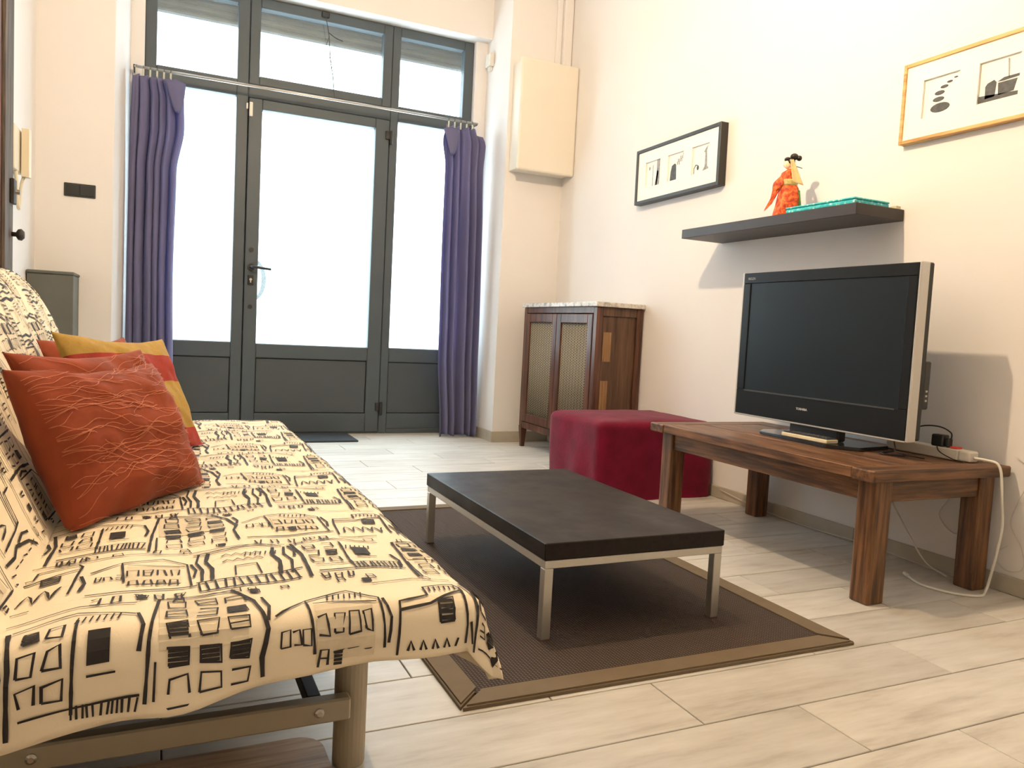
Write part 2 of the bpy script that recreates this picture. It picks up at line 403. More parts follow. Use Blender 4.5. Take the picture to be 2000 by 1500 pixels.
# backrest profile: arc length from the crease up and over
PROF = smooth_path([(-.150, .372), (-.172, .43), (-.222, .53), (-.262, .63), (-.300, .73), (-.345, .81), (-.405, .848), (-.470, .835), (-.520, .77), (-.540, .66), (-.545, .45), (-.545, .28)], 6) if False else None
pp = [(-.150, .378), (-.178, .43), (-.222, .53), (-.258, .62), (-.297, .715), (-.345, .80), (-.405, .842), (-.468, .832), (-.515, .77), (-.535, .66), (-.540, .45), (-.540, .30)]
PROF = [(p.x, p.y) for p in smooth_path([(a, b_, 0) for a, b_ in pp], 6)]
CUM = [0]
for i in range(1, len(PROF)): CUM.append(CUM[-1]+math.dist(PROF[i], PROF[i-1]))
def prof_at(s):
    s = min(max(s, 0), CUM[-1]-1e-6)
    i = max(k for k in range(len(CUM)-1) if CUM[k] <= s); t = (s-CUM[i])/(CUM[i+1]-CUM[i])
    return PROF[i][0]+(PROF[i+1][0]-PROF[i][0])*t, PROF[i][1]+(PROF[i+1][1]-PROF[i][1])*t
BY0, BY1 = .95, 2.735
def backS(s, Y):
    x, z = prof_at(s)
    cx, cz = -.40, .52
    d = 0
    e = .07
    if Y > BY1-e: d = 1-math.sqrt(max(0, 1-((Y-(BY1-e))/e)**2))
    if Y < BY0+e: d = 1-math.sqrt(max(0, 1-(((BY0+e)-Y)/e)**2))
    k = d*.26
    if z > .45: x += (cx-x)*k; z += (cz-z)*k*min(1, (z-.45)/.2)
    nn = .006*noise.noise(Vector((s*7, Y*5, 3)))
    return Vector((x+nn, Y, z+nn))
bm = bmesh.new()
ys = lin(BY0, BY0+.07, 8)[:-1] + lin(BY0+.07, BY1-.07, 60)[:-1] + lin(BY1-.07, BY1, 8)
ss = lin(0, CUM[-1]-.001, 54)
rows = [[backS(s, y) for s in ss] for y in ys]
grid(bm, rows)
bm.verts.ensure_lookup_table(); ncol = len(ss)
for r in (0, len(ys)-1):
    bm.faces.new([bm.verts[r*ncol+i] for i in range(ncol)])
bmesh.ops.recalc_face_normals(bm, faces=bm.faces)
back = obj('backrest_cover', bm, FAB, sofa, smooth=True)
# --- printed drawing: ink strokes laid on the cloth
INK = mat('black_print_ink', (.022, .018, .018), .8, vary=.2); WASH = mat('grey_print_wash', srgb(216, 203, 176), .85, vary=.08, vscale=40)
class Print:
    def __init__(self, S, inside, off): self.S, self.inside, self.off, self.V, self.F = S, inside, off, [], []
    def pos(self, a, b, off=None):
        h = .002
        p = self.S(a, b); n_ = (self.S(a+h, b)-p).cross(self.S(a, b+h)-p)
        if n_.length < 1e-12: n_ = Vector((0, 0, 1))
        n_.normalize()
        return p + n_*(self.off if off is None else off)*self.sgn
    sgn = 1
    def stroke(self, pts, wd):
        out = []
        for i in range(len(pts)-1):
            a, b = pts[i], pts[i+1]; k = max(1, int(math.dist(a, b)/.012))
            out += [(a[0]+(b[0]-a[0])*j/k, a[1]+(b[1]-a[1])*j/k) for j in range(k)]
        out.append(pts[-1]); prev = None
        for i, p in enumerate(out):
            if not self.inside(*p): prev = None; continue
            q0, q1 = out[max(i-1, 0)], out[min(i+1, len(out)-1)]
            dx, dy = q1[0]-q0[0], q1[1]-q0[1]; L = math.hypot(dx, dy) or 1
            ww = wd*1.45*(.65+.7*noise.noise(Vector((p[0]*60, p[1]*60, wd*900)))**2+.25*random.random())/2
            nx, ny = -dy/L*ww, dx/L*ww
            a = len(self.V); self.V += [self.pos(p[0]+nx, p[1]+ny), self.pos(p[0]-nx, p[1]-ny)]
            if prev is not None: self.F.append((prev, prev+1, a+1, a))
            prev = a
    def patch(self, x0, y0, x1, y1, nx=6, ny=6, off=None):
        base = len(self.V); okk = {}
        for j in range(ny+1):
            for i in range(nx+1):
                x, y = x0+(x1-x0)*i/nx, y0+(y1-y0)*j/ny
                okk[i, j] = self.inside(x, y); self.V.append(self.pos(x, y, off))
        for j in range(ny):
            for i in range(nx):
                if okk[i, j] and okk[i+1, j] and okk[i, j+1] and okk[i+1, j+1]:
                    a = base+j*(nx+1)+i; self.F.append((a, a+1, a+nx+2, a+nx+1))
    def build(self, name, material, parent):
        org = worigin(parent); me = bpy.data.meshes.new(name)
        me.from_pydata([tuple(v-org) for v in self.V], [], self.F); me.materials.append(material)
        o = bpy.data.objects.new(name, me); C.objects.link(o); o.parent = parent
        return o
def jit(r, k=.0025): return (r.random()-.5)*2*k
def win(P, r, x, y, w_, h_, wd):
    c = [(x+jit(r), y+jit(r)), (x+w_+jit(r), y+jit(r)), (x+w_+jit(r), y+h_+jit(r)), (x+jit(r), y+h_+jit(r))]
    t = r.random()
    P.stroke(c+[c[0]] if t < .6 else c[1:]+[c[0]] if t < .85 else c, wd)
    if r.random() < .3: P.stroke([(x, y+h_*.5+jit(r)), (x+w_, y+h_*.55)], wd*.7)
    if r.random() < .13:
        for k in range(4): P.stroke([(x, y+h_*(k+.5)/4), (x+w_, y+h_*(k+.5)/4)], wd*1.5)
def tower(P, W, r, x, y, w_, h_):
    P.stroke([(x+jit(r), y), (x+.004+jit(r), y+h_*.5), (x+.012, y+h_*.93)], .0032)
    P.stroke([(x+w_, y+h_*.1), (x+w_-.004, y+h_*.35), (x+w_+.003, y+h_*.5), (x+w_-.008, y+h_*.8), (x+w_-.03, y+h_)], .0042)
    P.stroke([(x+.012, y+h_*.93), (x+w_*.5, y+h_*.96), (x+w_-.03, y+h_)], .002)
    P.stroke([(x+.02, y+h_*.95), (x+w_*.6, y+h_*.985), (x+w_*.8, y+h_*.97)], .0016)
    W.patch(x+.012, y+h_*.45, x+w_*.85, y+h_*.93)
    rows_ = 6
    for j in range(rows_):
        for i in range(3):
            win(P, r, x+w_*(.17+.26*i), y+h_*(.08+.145*j), w_*.17, h_*.09, .0023)
    P.stroke([(x+w_*.06, y), (x+w_*.07, y+h_*.4)], .0022)
def theatre(P, W, r, x, y, w_, h_):
    for a in (0, .10, .82, .95):
        P.stroke([(x+w_*a+jit(r), y+h_*.25), (x+w_*(a+.03), y+h_*.5), (x+w_*(a-.02), y+h_*.68), (x+w_*(a+.02), y+h_*.88)], .0045 if a in (.10, .82) else .003)
    P.stroke([(x-.005, y+h_*.86), (x+w_*.3, y+h_*.93), (x+w_*.7, y+h_), (x+w_*.95, y+h_*.9)], .0025)
    P.stroke([(x, y+h_*.83), (x+w_*.5, y+h_*.93), (x+w_*.85, y+h_*.95)], .0015)
    for j in range(2):
        px_ = x+w_*.25; pts = []
        for k in range(9): pts.append((px_+k*w_*.055, y+h_*(.62+.14*j)+(h_*.05 if k % 2 else 0)))
        P.stroke(pts, .0022)
    P.stroke([(x+w_*.35, y+h_*.3), (x+w_*.37, y+h_*.5), (x+w_*.6, y+h_*.52), (x+w_*.62, y+h_*.3)], .0022)
    P.stroke([(x-w_*.05, y+h_*.22), (x+w_*1.05, y+h_*.30)], .0026); P.stroke([(x-w_*.02, y+h_*.04), (x+w_*1.0, y+h_*.12)], .003)
    for k in range(13):
        t = k/12
        P.stroke([(x-w_*.02+w_*t, y+h_*(.04+.08*t)), (x-w_*.03+w_*t+jit(r), y+h_*(.22+.07*t))], .0024)
def houses(P, W, r, x, y, w_, h_):
    P.stroke([(x, y+h_*.70), (x+w_*.3, y+h_*.86), (x+w_*.34, y+h_*.45)], .0026)
    P.stroke([(x+w_*.3, y+h_*.86), (x+w_*.72, y+h_*.95), (x+w_*.98, y+h_*.78), (x+w_, y+h_*.3)], .0024)
    P.stroke([(x+w_*.36, y+h_*.80), (x+w_*.95, y+h_*.74)], .0018)
    W.patch(x+w_*.36, y+h_*.4, x+w_*.9, y+h_*.78)
    for i in range(4): win(P, r, x+w_*(.38+.14*i), y+h_*.56, w_*.09, h_*.11, .0022)
    for i in range(4): win(P, r, x+w_*(.38+.14*i), y+h_*.36, w_*.08, h_*.10, .0022)
    for i in range(3): win(P, r, x+w_*(.05+.10*i), y+h_*.52, w_*.055, h_*.08, .002)
    P.stroke([(x, y+h_*.26), (x+w_*.5, y+h_*.24), (x+w_*1.05, y+h_*.29)], .0028)
    for i in range(5): win(P, r, x+w_*(.08+.19*i), y+h_*.06, w_*.06, h_*.09, .0024)
def balcony(P, W, r, x, y, w_, h_):
    P.stroke([(x, y+h_*.1), (x+.003, y+h_*.6), (x-.004, y+h_*.9)], .004)
    P.stroke([(x, y+h_*.9), (x+w_*.5, y+h_*.97), (x+w_, y+h_*.86)], .002)
    P.stroke([(x+w_*.5, y+h_*.3), (x+w_*.52, y+h_*.86)], .003)
    for j in range(3):
        for i in range(2): win(P, r, x+w_*(.10+.2*i), y+h_*(.40+.16*j), w_*.12, h_*.10, .0026)
    P.patch(x+w_*.62, y+h_*.55, x+w_*.8, y+h_*.72, 3, 3)
    P.stroke([(x+w_*.62, y+h_*.5), (x+w_*.85, y+h_*.5)], .0025)
    P.stroke([(x+w_*.1, y+h_*.32), (x+w_*1.05, y+h_*.36)], .0022); P.stroke([(x+w_*.1, y+h_*.18), (x+w_*1.05, y+h_*.20)], .0034)
    for k in range(12): P.stroke([(x+w_*(.5+.045*k), y+h_*.19), (x+w_*(.5+.047*k)+jit(r), y+h_*.35)], .002)
    for i in range(3): win(P, r, x+w_*(.12+.13*i), y+h_*.03, w_*.05, h_*.09, .0024)
def arcade(P, W, r, x, y, w_, h_):
    P.stroke([(x, y+h_*.2), (x+.006, y+h_*.6), (x+w_*.1, y+h_*.75), (x+w_*.5, y+h_*.8), (x+w_*.52, y+h_*.95), (x+w_*.95, y+h_*.98), (x+w_, y+h_*.9), (x+w_*.93, y+h_*.3)], .0028)
    P.stroke([(x+w_*.08, y+h_*.68), (x+w_*.5, y+h_*.72), (x+w_*.98, y+h_*.84)], .0034)
    pts = []
    for k in range(19): pts.append((x+w_*(.12+.04*k), y+h_*(.28+.2*abs(math.sin(k*math.pi/4)))))
    P.stroke(pts, .0026)
    win(P, r, x+w_*.6, y+h_*.6, w_*.2, h_*.15, .003)
    P.stroke([(x-.004, y+h_*.12), (x+w_*.6, y+h_*.16)], .002)
MOT = [tower, theatre, houses, balcony, arcade]
LAY = [[(2, .12), (3, .12), (0, .125), (2, .13), (4, .10), (3, .12)], [(0, .11), (4, .11), (2, .12), (1, .125), (3, .13), (0, .11)]]
def draw(P, W, xa, xb, ya, yb, shift):
    row = 0; y = ya
    while y < yb:
        h_ = .205; lay = LAY[row % 2]; x = xa - .05*(row % 2) + shift; c = 0
        while x < xb:
            mi, w_ = lay[c % len(lay)]; r = random.Random(100*(row % 2)+c % len(lay))
            random.seed(row*31+c)
            MOT[mi](P, W, r, x, y+jit(r, .015), w_, h_*(.92+.1*r.random()))
            for k in range(r.randint(2, 4)): win(P, r, x+w_*r.uniform(0, .9), y+r.uniform(-.012, .012), .010, .012, .0018)
            xg, yg = x+w_+.004, y+r.uniform(.02, .14)
            P.stroke([(xg, yg), (xg+.004, yg+.03), (xg-.002, yg+.06)], .0034)
            if r.random() < .6: P.stroke([(x-.01, y+h_*.97), (x+w_*.5, y+h_*1.03), (x+w_, y+h_*.98)], .0016)
            if r.random() < .5:
                for k in range(7): P.stroke([(x+w_*.5+k*.007, y+.155), (x+w_*.5+k*.007+.003, y+.172)], .0016)
            x += w_+.012; c += 1
        y += h_+.004; row += 1
def seat_inside(X, Y):
    if X < XCR+.005: return False
    dx, dn, df = max(0, X-XF), max(0, YN-Y), max(0, Y-YFAR)
    rho = math.hypot(dx, dn+df)
    return rho == 0 or rho < skirt_len(X, Y)-.006
P1 = Print(seatS, seat_inside, .0020); W1 = Print(seatS, seat_inside, .0009)
draw(P1, W1, -.30, XF+.16, YN-.15, YFAR+.12, .03)
tag(W1.build('print_wash', WASH, seat), kind='stuff'); tag(P1.build('print_lines', INK, seat), kind='stuff')
back_in = lambda s, Y: .01 < s < CUM[-1]-.35 and BY0+.004 < Y < BY1-.004
P2 = Print(backS, back_in, .0020); W2 = Print(backS, back_in, .0009)
P2.sgn = W2.sgn = -1
draw(P2, W2, -.02, .75, BY0-.05, BY1, .0)
tag(W2.build('print_wash', WASH, back), kind='stuff'); tag(P2.build('print_lines', INK, back), kind='stuff')
for x, y in ((.304, 1.243), (.304, 2.46), (-.40, 1.243), (-.40, 2.46)):
    bm = bmesh.new(); lathe(bm, [(.0255, 0), (.027, .004), (.027, .27), (.025, .275)], (x, y, 0), 24); obj('leg', bm, GREYPAINT, sofa, smooth=False)
for y in (1.18, 2.52):
    rail = obj('end_rail', bx((-.40, y, .106), (.29, y+.025, .143), .003), GREYPAINT, sofa)
    if y < 2:
        for x in (.24, -.148):
            bm = bmesh.new(); tube(bm, [(x, y+.001, .1255), (x, y-.003, .1255), (x, y-.005, .1255)], [.0075, .0075, .004], 12); obj('bolt', bm, STEEL, rail)
obj('long_bar', bx((.225, 1.206, .118), (.247, 2.52, .142), .002), DARKM, sofa)
obj('long_bar', bx((-.33, 1.206, .118), (-.31, 2.52, .142), .002), DARKM, sofa)
obj('seat_frame', bx((-.42, 1.06, .276), (.33, 2.66, .324), .004), DARKM, sofa)
# flat board lying under the sofa
bm = bmesh.new(); rc = .045; poly = [(-.355, 1.313), (-.355, .72), (.268, .72)]
for k in range(7):
    a = math.radians(90*k/6); poly.append((.268-rc+rc*math.cos(a), 1.313-rc+rc*math.sin(a)))
prism(bm, poly, 0.001, .019)
tag(obj('wooden_board', bm, wood('pale_board', srgb(168, 136, 100), srgb(196, 162, 122), 0, .5)), 'flat wooden board with rounded corner lying on the floor under the sofa', 'board')

# ---- cushions
def pillow_obj(name, mat_, center, yaw, tilt, roll, a, b_, th, label, group=None, seed=0):
    rnd = Vector((seed*7.1, seed*3.3, seed*1.7))
    e = Vector((math.cos(yaw), math.sin(yaw), 0)); nn = Vector((math.sin(yaw), -math.cos(yaw), 0)); z = Vector((0, 0, 1))
    u_ = z*math.cos(tilt)-nn*math.sin(tilt)
    e2 = e*math.cos(roll)+u_*math.sin(roll); u2 = -e*math.sin(roll)+u_*math.cos(roll)
    yv = u2.cross(e2)
    mm = Matrix.Identity(4)
    for i in range(3): mm[i][0] = e2[i]; mm[i][1] = yv[i]; mm[i][2] = u2[i]; mm[i][3] = center[i]
    mi = mm.inverted()
    def S(u, v, side):
        p = mm @ raw(u, v, side); lift = .0006*(1-u*u) + (.0022 if side > 0 and max(abs(u), abs(v)) < .9999 else 0)
        p.z = max(p.z, max(seatS(p.x+dx_, p.y).z for dx_ in (-.012, 0, .012)) + .0055 + lift)
        for k_ in range(len(PROF)-1):
            (xa, za), (xb_, zb_) = PROF[k_], PROF[k_+1]
            if za <= p.z <= zb_: p.x = max(p.x, xa+(xb_-xa)*(p.z-za)/(zb_-za) + .0155 + lift); break
        return mi @ p
    def raw(u, v, side):
        ox = a*u*(1-.10*(1-v*v)*abs(u)**2.)*1.0; oz = b_*v*(1-.12*(1-u*u)*abs(v)**2.)
        f_ = (max(0, 1-u**4)**.55)*(max(0, 1-v**4)**.55)
        t = th*f_*(1-.25*(u*u*v*v))
        wv = .012*noise.noise(Vector((u*2.2, v*2.2, side))+rnd) + .006*noise.noise(Vector((u*5, v*5, side*2))+rnd) + .008*(abs(noise.noise(Vector((u*2.8+v*1.2, v*2.4, side*3))+rnd))-.2)
        return Vector((ox, side*(t+wv*f_+.0015)*(max(abs(u), abs(v)) < .9999), oz+.004*noise.noise(Vector((u*3, 0, 1))+rnd)))
    bm = bmesh.new(); N = 44
    us = [.5*(2*i/N-1)+.5*math.sin(math.pi/2*(2*i/N-1)) for i in range(N+1)]
    for side in (-1, 1): grid(bm, [[S(u, v, side) for u in us] for v in us])
    bmesh.ops.remove_doubles(bm, verts=[v_ for v_ in bm.verts if v_.is_boundary], dist=.00005)
    bmesh.ops.recalc_face_normals(bm, faces=bm.faces)
    me = bpy.data.meshes.new(name); bm.to_mesh(me); bm.free(); me.materials.append(mat_)
    for p in me.polygons: p.use_smooth = True
    o = bpy.data.objects.new(name, me); C.objects.link(o)
    o.matrix_world = mm; tag(o, label, 'cushion', group); return o, S
RUST = mat('rust_fabric', srgb(140, 66, 42), .85, vary=.16, vscale=12, bscale=25, bstr=.35, sheen=.1, spec=.2)
THREAD = mat('apricot_thread', srgb(182, 104, 70), .7)
m, n, b = nt('striped_fabric'); v = coords(n); sp = n.nodes.new('ShaderNodeSeparateXYZ'); n.links.new(v, sp.inputs[0])
mr = n.nodes.new('ShaderNodeMapRange'); mr.inputs[1].default_value = -.2; mr.inputs[2].default_value = .2; n.links.new(sp.outputs[2], mr.inputs[0])
OL, RD = srgb(170, 138, 62), srgb(158, 50, 36)
c = ramp(n, mr.outputs[0], [(0, OL), (.06, RD), (.26, OL), (.58, RD), (.76, OL)], True)
mxn = n.nodes.new('ShaderNodeMixRGB'); mxn.blend_type = 'MULTIPLY'; mxn.inputs[0].default_value = .5
n.links.new(c, mxn.inputs[1]); n.links.new(ramp(n, noise_tex(n, v, 45, 4), [(.3, (.6, .6, .6)), (.65, (1, 1, 1))]), mxn.inputs[2]); n.links.new(mxn.outputs[0], b.inputs['Base Color'])
b.inputs['Roughness'].default_value = .85; bump(n, b, noise_tex(n, v, 200, 2), .2, .003)
STRIPE = m
def stitched(o, S, seed, n_):
    r = random.Random(seed); P = Print(lambda u, v: S(u, v, -1), lambda u, v: abs(u) < .97 and abs(v) < .97, .0022)
    P.sgn = 1
    # decide the outward side once
    p = P.pos(0, 0); P.sgn = 1 if p.y < S(0, 0, -1).y else -1
    for i in range(n_):
        u0 = r.uniform(-1.5, .6); v0 = r.uniform(-.95, .95); L = r.uniform(.6, 1.6); s_ = r.uniform(-.35, .35); c_ = r.uniform(-.25, .25)
        pts = [(u0+L*k/26, v0+s_*L*k/26+c_*math.sin(math.pi*k/26)+.02*math.sin(k*.7+i)) for k in range(27)]
        P.stroke(pts, .0052)
    me = bpy.data.meshes.new('stitched_lines'); me.from_pydata([tuple(x) for x in P.V], [], P.F); me.materials.append(THREAD)
    q = bpy.data.objects.new('stitched_lines', me); C.objects.link(q); q.parent = o; q['kind'] = 'stuff'
oA, SA = pillow_obj('cushion', RUST, (-.066, 1.560, .506), .99, .45, 0, .192, .146, .060, 'rust cushion with wavy stitched lines, foremost of the cushion pile on sofa', seed=1)
stitched(oA, SA, 3, 85)
oB, SB = pillow_obj('cushion', RUST, (-.095, 1.765, .518), 1.0, .42, .0, .200, .150, .038, 'rust cushion squeezed between the front cushion and the striped cushion', seed=2)
stitched(oB, SB, 5, 30)
oC, SC = pillow_obj('cushion', STRIPE, (-.048, 2.075, .530), 1.05, .43, -.05, .215, .165, .036, 'olive and red striped cushion standing among the rust cushions', seed=3)
oD, SD = pillow_obj('cushion', RUST, (-.125, 2.24, .525), 1.10, .42, .0, .20, .155, .034, 'rust cushion leaning on the sofa back behind the striped cushion', seed=4)

# ================================================================ COFFEE TABLE AND RUG
RX0, RX1, RY0, RY1 = .545, 1.600, 1.338, 2.972
rug = thing('rug', ((RX0+RX1)/2, (RY0+RY1)/2, 0), 'dark brown woven rug with a taupe fabric border under the coffee table', 'rug')
m, n, b = nt('woven_sisal'); v = coords(n)
wv = []
for dirn, sc_ in (('X', 260.), ('Y', 260.)):
    t = n.nodes.new('ShaderNodeTexWave'); t.bands_direction = dirn; t.inputs['Scale'].default_value = sc_/6.283/1.0*.32*3; t.inputs['Distortion'].default_value = .6
    t.inputs['Detail'].default_value = 1
    n.links.new(v, t.inputs['Vector']); wv.append(t.outputs[1])
mm_ = n.nodes.new('ShaderNodeMath'); mm_.operation = 'MULTIPLY'; n.links.new(wv[0], mm_.inputs[0]); n.links.new(wv[1], mm_.inputs[1])
c = ramp(n, mm_.outputs[0], [(0, srgb(46, 37, 33)), (.5, srgb(84, 70, 61)), (1, srgb(118, 100, 87))])
n.links.new(c, b.inputs['Base Color']); b.inputs['Roughness'].default_value = .9; bump(n, b, mm_.outputs[0], .6, .004)
bw = .062
obj('weave', bx((RX0+bw*.8, RY0+bw*.8, .001), (RX1-bw*.8, RY1-bw*.8, .0075)), m, rug)
BORD = mat('taupe_binding', srgb(112, 97, 76), .85, vary=.06, vscale=20, bscale=300, bstr=.15)
for poly in ([(RX0, RY0), (RX1, RY0), (RX1-bw, RY0+bw), (RX0+bw, RY0+bw)], [(RX1, RY0), (RX1, RY1), (RX1-bw, RY1-bw), (RX1-bw, RY0+bw)],
             [(RX1, RY1), (RX0, RY1), (RX0+bw, RY1-bw), (RX1-bw, RY1-bw)], [(RX0, RY1), (RX0, RY0), (RX0+bw, RY0+bw), (RX0+bw, RY1-bw)]):
    cx, cy = sum(p[0] for p in poly)/4, sum(p[1] for p in poly)/4
    bm = bmesh.new(); prism(bm, [(x+(cx-x)*.006, y+(cy-y)*.006) for x, y in poly], .0005, .011)
    bmesh.ops.bevel(bm, geom=[e for e in bm.edges if all(v_.co.z > .005 for v_ in e.verts)], offset=.004, segments=2, affect='EDGES')
    obj('border_band', bm, BORD, rug)
CX0, CX1, CY0, CY1, CZ = .835, 1.368, 1.576, 2.462, .2455
ct = thing('coffee_table', ((CX0+CX1)/2, (CY0+CY1)/2, .009), 'low black-brown coffee table with thin steel legs standing on the rug', 'coffee table')
m, n, b = nt('black_brown_veneer'); v = coords(n, (9, 1, 9)); f_ = noise_tex(n, v, 8, 6, .6)
n.links.new(ramp(n, f_, [(.3, srgb(24, 20, 19)), (.7, srgb(42, 35, 32))]), b.inputs['Base Color']); b.inputs['Specular IOR Level'].default_value = .2
n.links.new(ramp(n, noise_tex(n, coords(n), 6, 4), [(.35, (.34,)*3), (.7, (.50,)*3)]), b.inputs['Roughness']); bump(n, b, f_, .06, .002)
BLKV = m
obj('table_top', bx((CX0, CY0, CZ-.042), (CX1, CY1, CZ), .002), BLKV, ct)
lg = .024
for x0, x1, y0, y1 in ((CX0+.003, CX1-.003, CY0+.003, CY0+.003+.015), (CX0+.003, CX1-.003, CY1-.018, CY1-.003), (CX0+.003, CX0+.018, CY0+.018, CY1-.018), (CX1-.018, CX1-.003, CY0+.018, CY1-.018)):
    obj('frame_rail', bx((x0, y0, CZ-.0625), (x1, y1, CZ-.0425), .001), STEEL, ct)
for x in (CX0+.003, CX1-.003-lg):
    for y in (CY0+.003, CY1-.003-lg):
        l = obj('leg', bx((x, y, .0105), (x+lg, y+lg, CZ-.0630), .0015), STEEL, ct)
        obj('foot_cap', bx((x-.0005, y-.0005, .0080), (x+lg+.0005, y+lg+.0005, .0105)), mat('brown_foot', (.12, .07, .05), .6), l)

# ================================================================ TV TABLE
W1c, W2c = srgb(80, 52, 33), srgb(132, 91, 57)
WY = wood('rustic_wood_long', W1c, W2c, 1, .42); WX = wood('rustic_wood_cross', mul(W1c, .8), mul(W2c, .8), 0, .42); WZ = wood('rustic_wood_leg', mul(W1c, .9), mul(W2c, .85), 2, .42)
TX0, TX1, TYA, TYB, TZ = 1.832, 2.422, 1.508, 2.60, .400
tt = thing('tv_table', ((TX0+TX1)/2, (TYA+TYB)/2, 0), 'rustic brown wooden table on thick square legs carrying the television', 'table')
obj('end_plank', bx((TX0-.004, TYA, TZ-.034), (TX1+.004, TYA+.085, TZ), .004), WX, tt)
obj('end_plank', bx((TX0-.004, TYB-.085, TZ-.034), (TX1+.004, TYB, TZ), .004), WX, tt)
xs = [TX0, TX0+.105, TX0+.20, TX0+.30, TX0+.395, TX0+.49, TX1]
for i in range(6):
    obj('plank', bx((xs[i]+.0008, TYA+.0865, TZ-.032-.001*(i % 2)), (xs[i+1]-.0008, TYB-.0865, TZ-.0012*(i % 3 == 1)), .002), WY, tt)
LX = ((1.872, 1.940), (2.332, 2.398)); LY = ((1.537, 1.603), (2.505, 2.572))
for x0, x1 in LX:
    for y0, y1 in LY: obj('leg', bx((x0, y0, 0), (x1, y1, TZ-.0345), .006, 2), WZ, tt)
for x0, x1 in ((1.882, 1.906), (2.364, 2.388)): obj('apron', bx((x0, LY[0][1]+.0005, TZ-.1), (x1, LY[1][0]-.0005, TZ-.0345), .002), WY, tt)
for y0, y1 in ((1.547, 1.571), (2.538, 2.562)): obj('apron', bx((LX[0][1]+.0005, y0, TZ-.1), (LX[1][0]-.0005, y1, TZ-.0345), .002), WX, tt)

# ================================================================ TELEVISION
tv = thing('television', (2.17, 2.04, TZ), 'flat black television with silver edges and glossy foot on the wooden table', 'television')
FX, VY0, VY1, VZ0, VZ1 = 2.12, 1.656, 2.436, .461, 1.017
TVB = mat('tv_bezel_black', (.010, .012, .015), .30, vary=.05, spec=.25); SIL = mat('tv_silver', (.62, .60, .57), .35, metal=.6, vary=.02)
bm = bmesh.new()
SY0, SY1, SZ0, SZ1 = 1.690, 2.397, .558, .976
for lo, hi in (((FX, VY0, VZ0), (FX+.03, VY1, SZ0)), ((FX, VY0, SZ1), (FX+.03, VY1, VZ1)), ((FX, VY0, SZ0), (FX+.03, SY0, SZ1)), ((FX, SY1, SZ0), (FX+.03, VY1, SZ1))):
    box(bm, lo, hi, .002)
bz = obj('bezel', bm, TVB, tv)
obj('lower_lip', bx((FX-.0022, SY0+.01, SZ0-.006), (FX+.001, SY1-.005, SZ0-.001), .0008), mat('dark_lip', (.05, .05, .055), .3), bz)
SCR = mat('lcd_screen', (.010, .016, .022), .30, vary=.02, spec=.28)
obj('screen', bx((FX+.004, SY0-.003, SZ0-.003), (FX+.012, SY1+.003, SZ1+.003)), SCR, tv)
obj('side_trim', bx((FX+.001, VY0-.010, VZ0-.006), (FX+.040, VY0-.0003, VZ1+.003), .003), SIL, tv)
obj('side_trim', bx((FX+.001, VY1+.0003, VZ0-.006), (FX+.040, VY1+.010, VZ1+.003), .003), SIL, tv)
obj('bottom_trim', bx((FX+.001, VY0, VZ0-.007), (FX+.030, VY1, VZ0-.0003), .002), SIL, tv)
bm = bx((FX+.0305, VY0-.008, VZ0), (FX+.062, VY1+.008, VZ1+.002), .004); box(bm, (FX+.06, VY0+.08, VZ0+.04), (FX+.115, VY1-.08, VZ1-.10), .012)
rear = obj('rear_housing', bm, BLACKP, tv)
rp = obj('connector_panel', bx((FX+.062, VY0-.004, .56), (FX+.092, VY0+.05, .712), .004), mat('dark_grey_plastic', (.05, .05, .05), .5), rear)
for z in (.585, .60, .615): obj('socket', bx((FX+.072, VY0-.006, z), (FX+.080, VY0-.0035, z+.006)), STEEL, rp)
obj('neck', bx((FX+.02, 1.93, TZ+.014), (FX+.06, 2.16, VZ0+.02), .006), BLACKP, tv)
bm = bmesh.new(); prism(bm, [(2.048, 1.90), (2.075, 2.24), (2.13, 2.285), (2.285, 2.25), (2.285, 1.84), (2.12, 1.815)], TZ+.0005, TZ+.013)
bmesh.ops.bevel(bm, geom=list(bm.edges), offset=.003, segments=2, affect='EDGES')
obj('foot_plate', bm, mat('glossy_black', (.02, .024, .028), .12, vary=.02), tv)
def text(body, size, loc, rot, name, material, parent, align='CENTER', ext=.0003):
    cu = bpy.data.curves.new(name, 'FONT'); cu.body = body; cu.size = size; cu.align_x = align; cu.extrude = ext; cu.resolution_u = 3
    t = bpy.data.objects.new('tmp', cu); C.objects.link(t); bpy.context.view_layer.update()
    me = bpy.data.meshes.new_from_object(t.evaluated_get(bpy.context.evaluated_depsgraph_get()))
    bpy.data.objects.remove(t)
    me.transform(Matrix.Translation(Vector(loc)-worigin(parent)) @ rot); me.materials.clear(); me.materials.append(material)
    o = bpy.data.objects.new(name, me); C.objects.link(o); o.parent = parent; return o
ROTW = Matrix(((0, 0, -1, 0), (-1, 0, 0, 0), (0, 1, 0, 0), (0, 0, 0, 1)))   # reads from the -X side
LOGO = mat('pale_lettering', (.8, .8, .8), .4)
text('TOSHIBA', .021, (FX-.0006, 2.085, .508), ROTW @ Matrix.Diagonal((.62, .62, 1, 1)) @ Matrix.Diagonal((1, .9, 1, 1)), 'lettering', LOGO, bz)
text('REGZA', .013, (FX-.0006, 2.412, .990), ROTW, 'lettering', mat('dim_lettering', (.35, .36, .38), .4), bz, 'LEFT')
rc_ = thing('remote_control', (2.10, 2.05, TZ+.0135), 'slim remote control with cream side lying on the television foot', 'remote control')
RMAT = Matrix.Rotation(math.radians(-3), 4, 'Z')
bm = bx((2.062, 1.905, TZ+.0135), (2.116, 2.115, TZ+.0270), .003, 2); obj('body', bm, mat('cream_shell', srgb(226, 214, 180), .4), rc_)
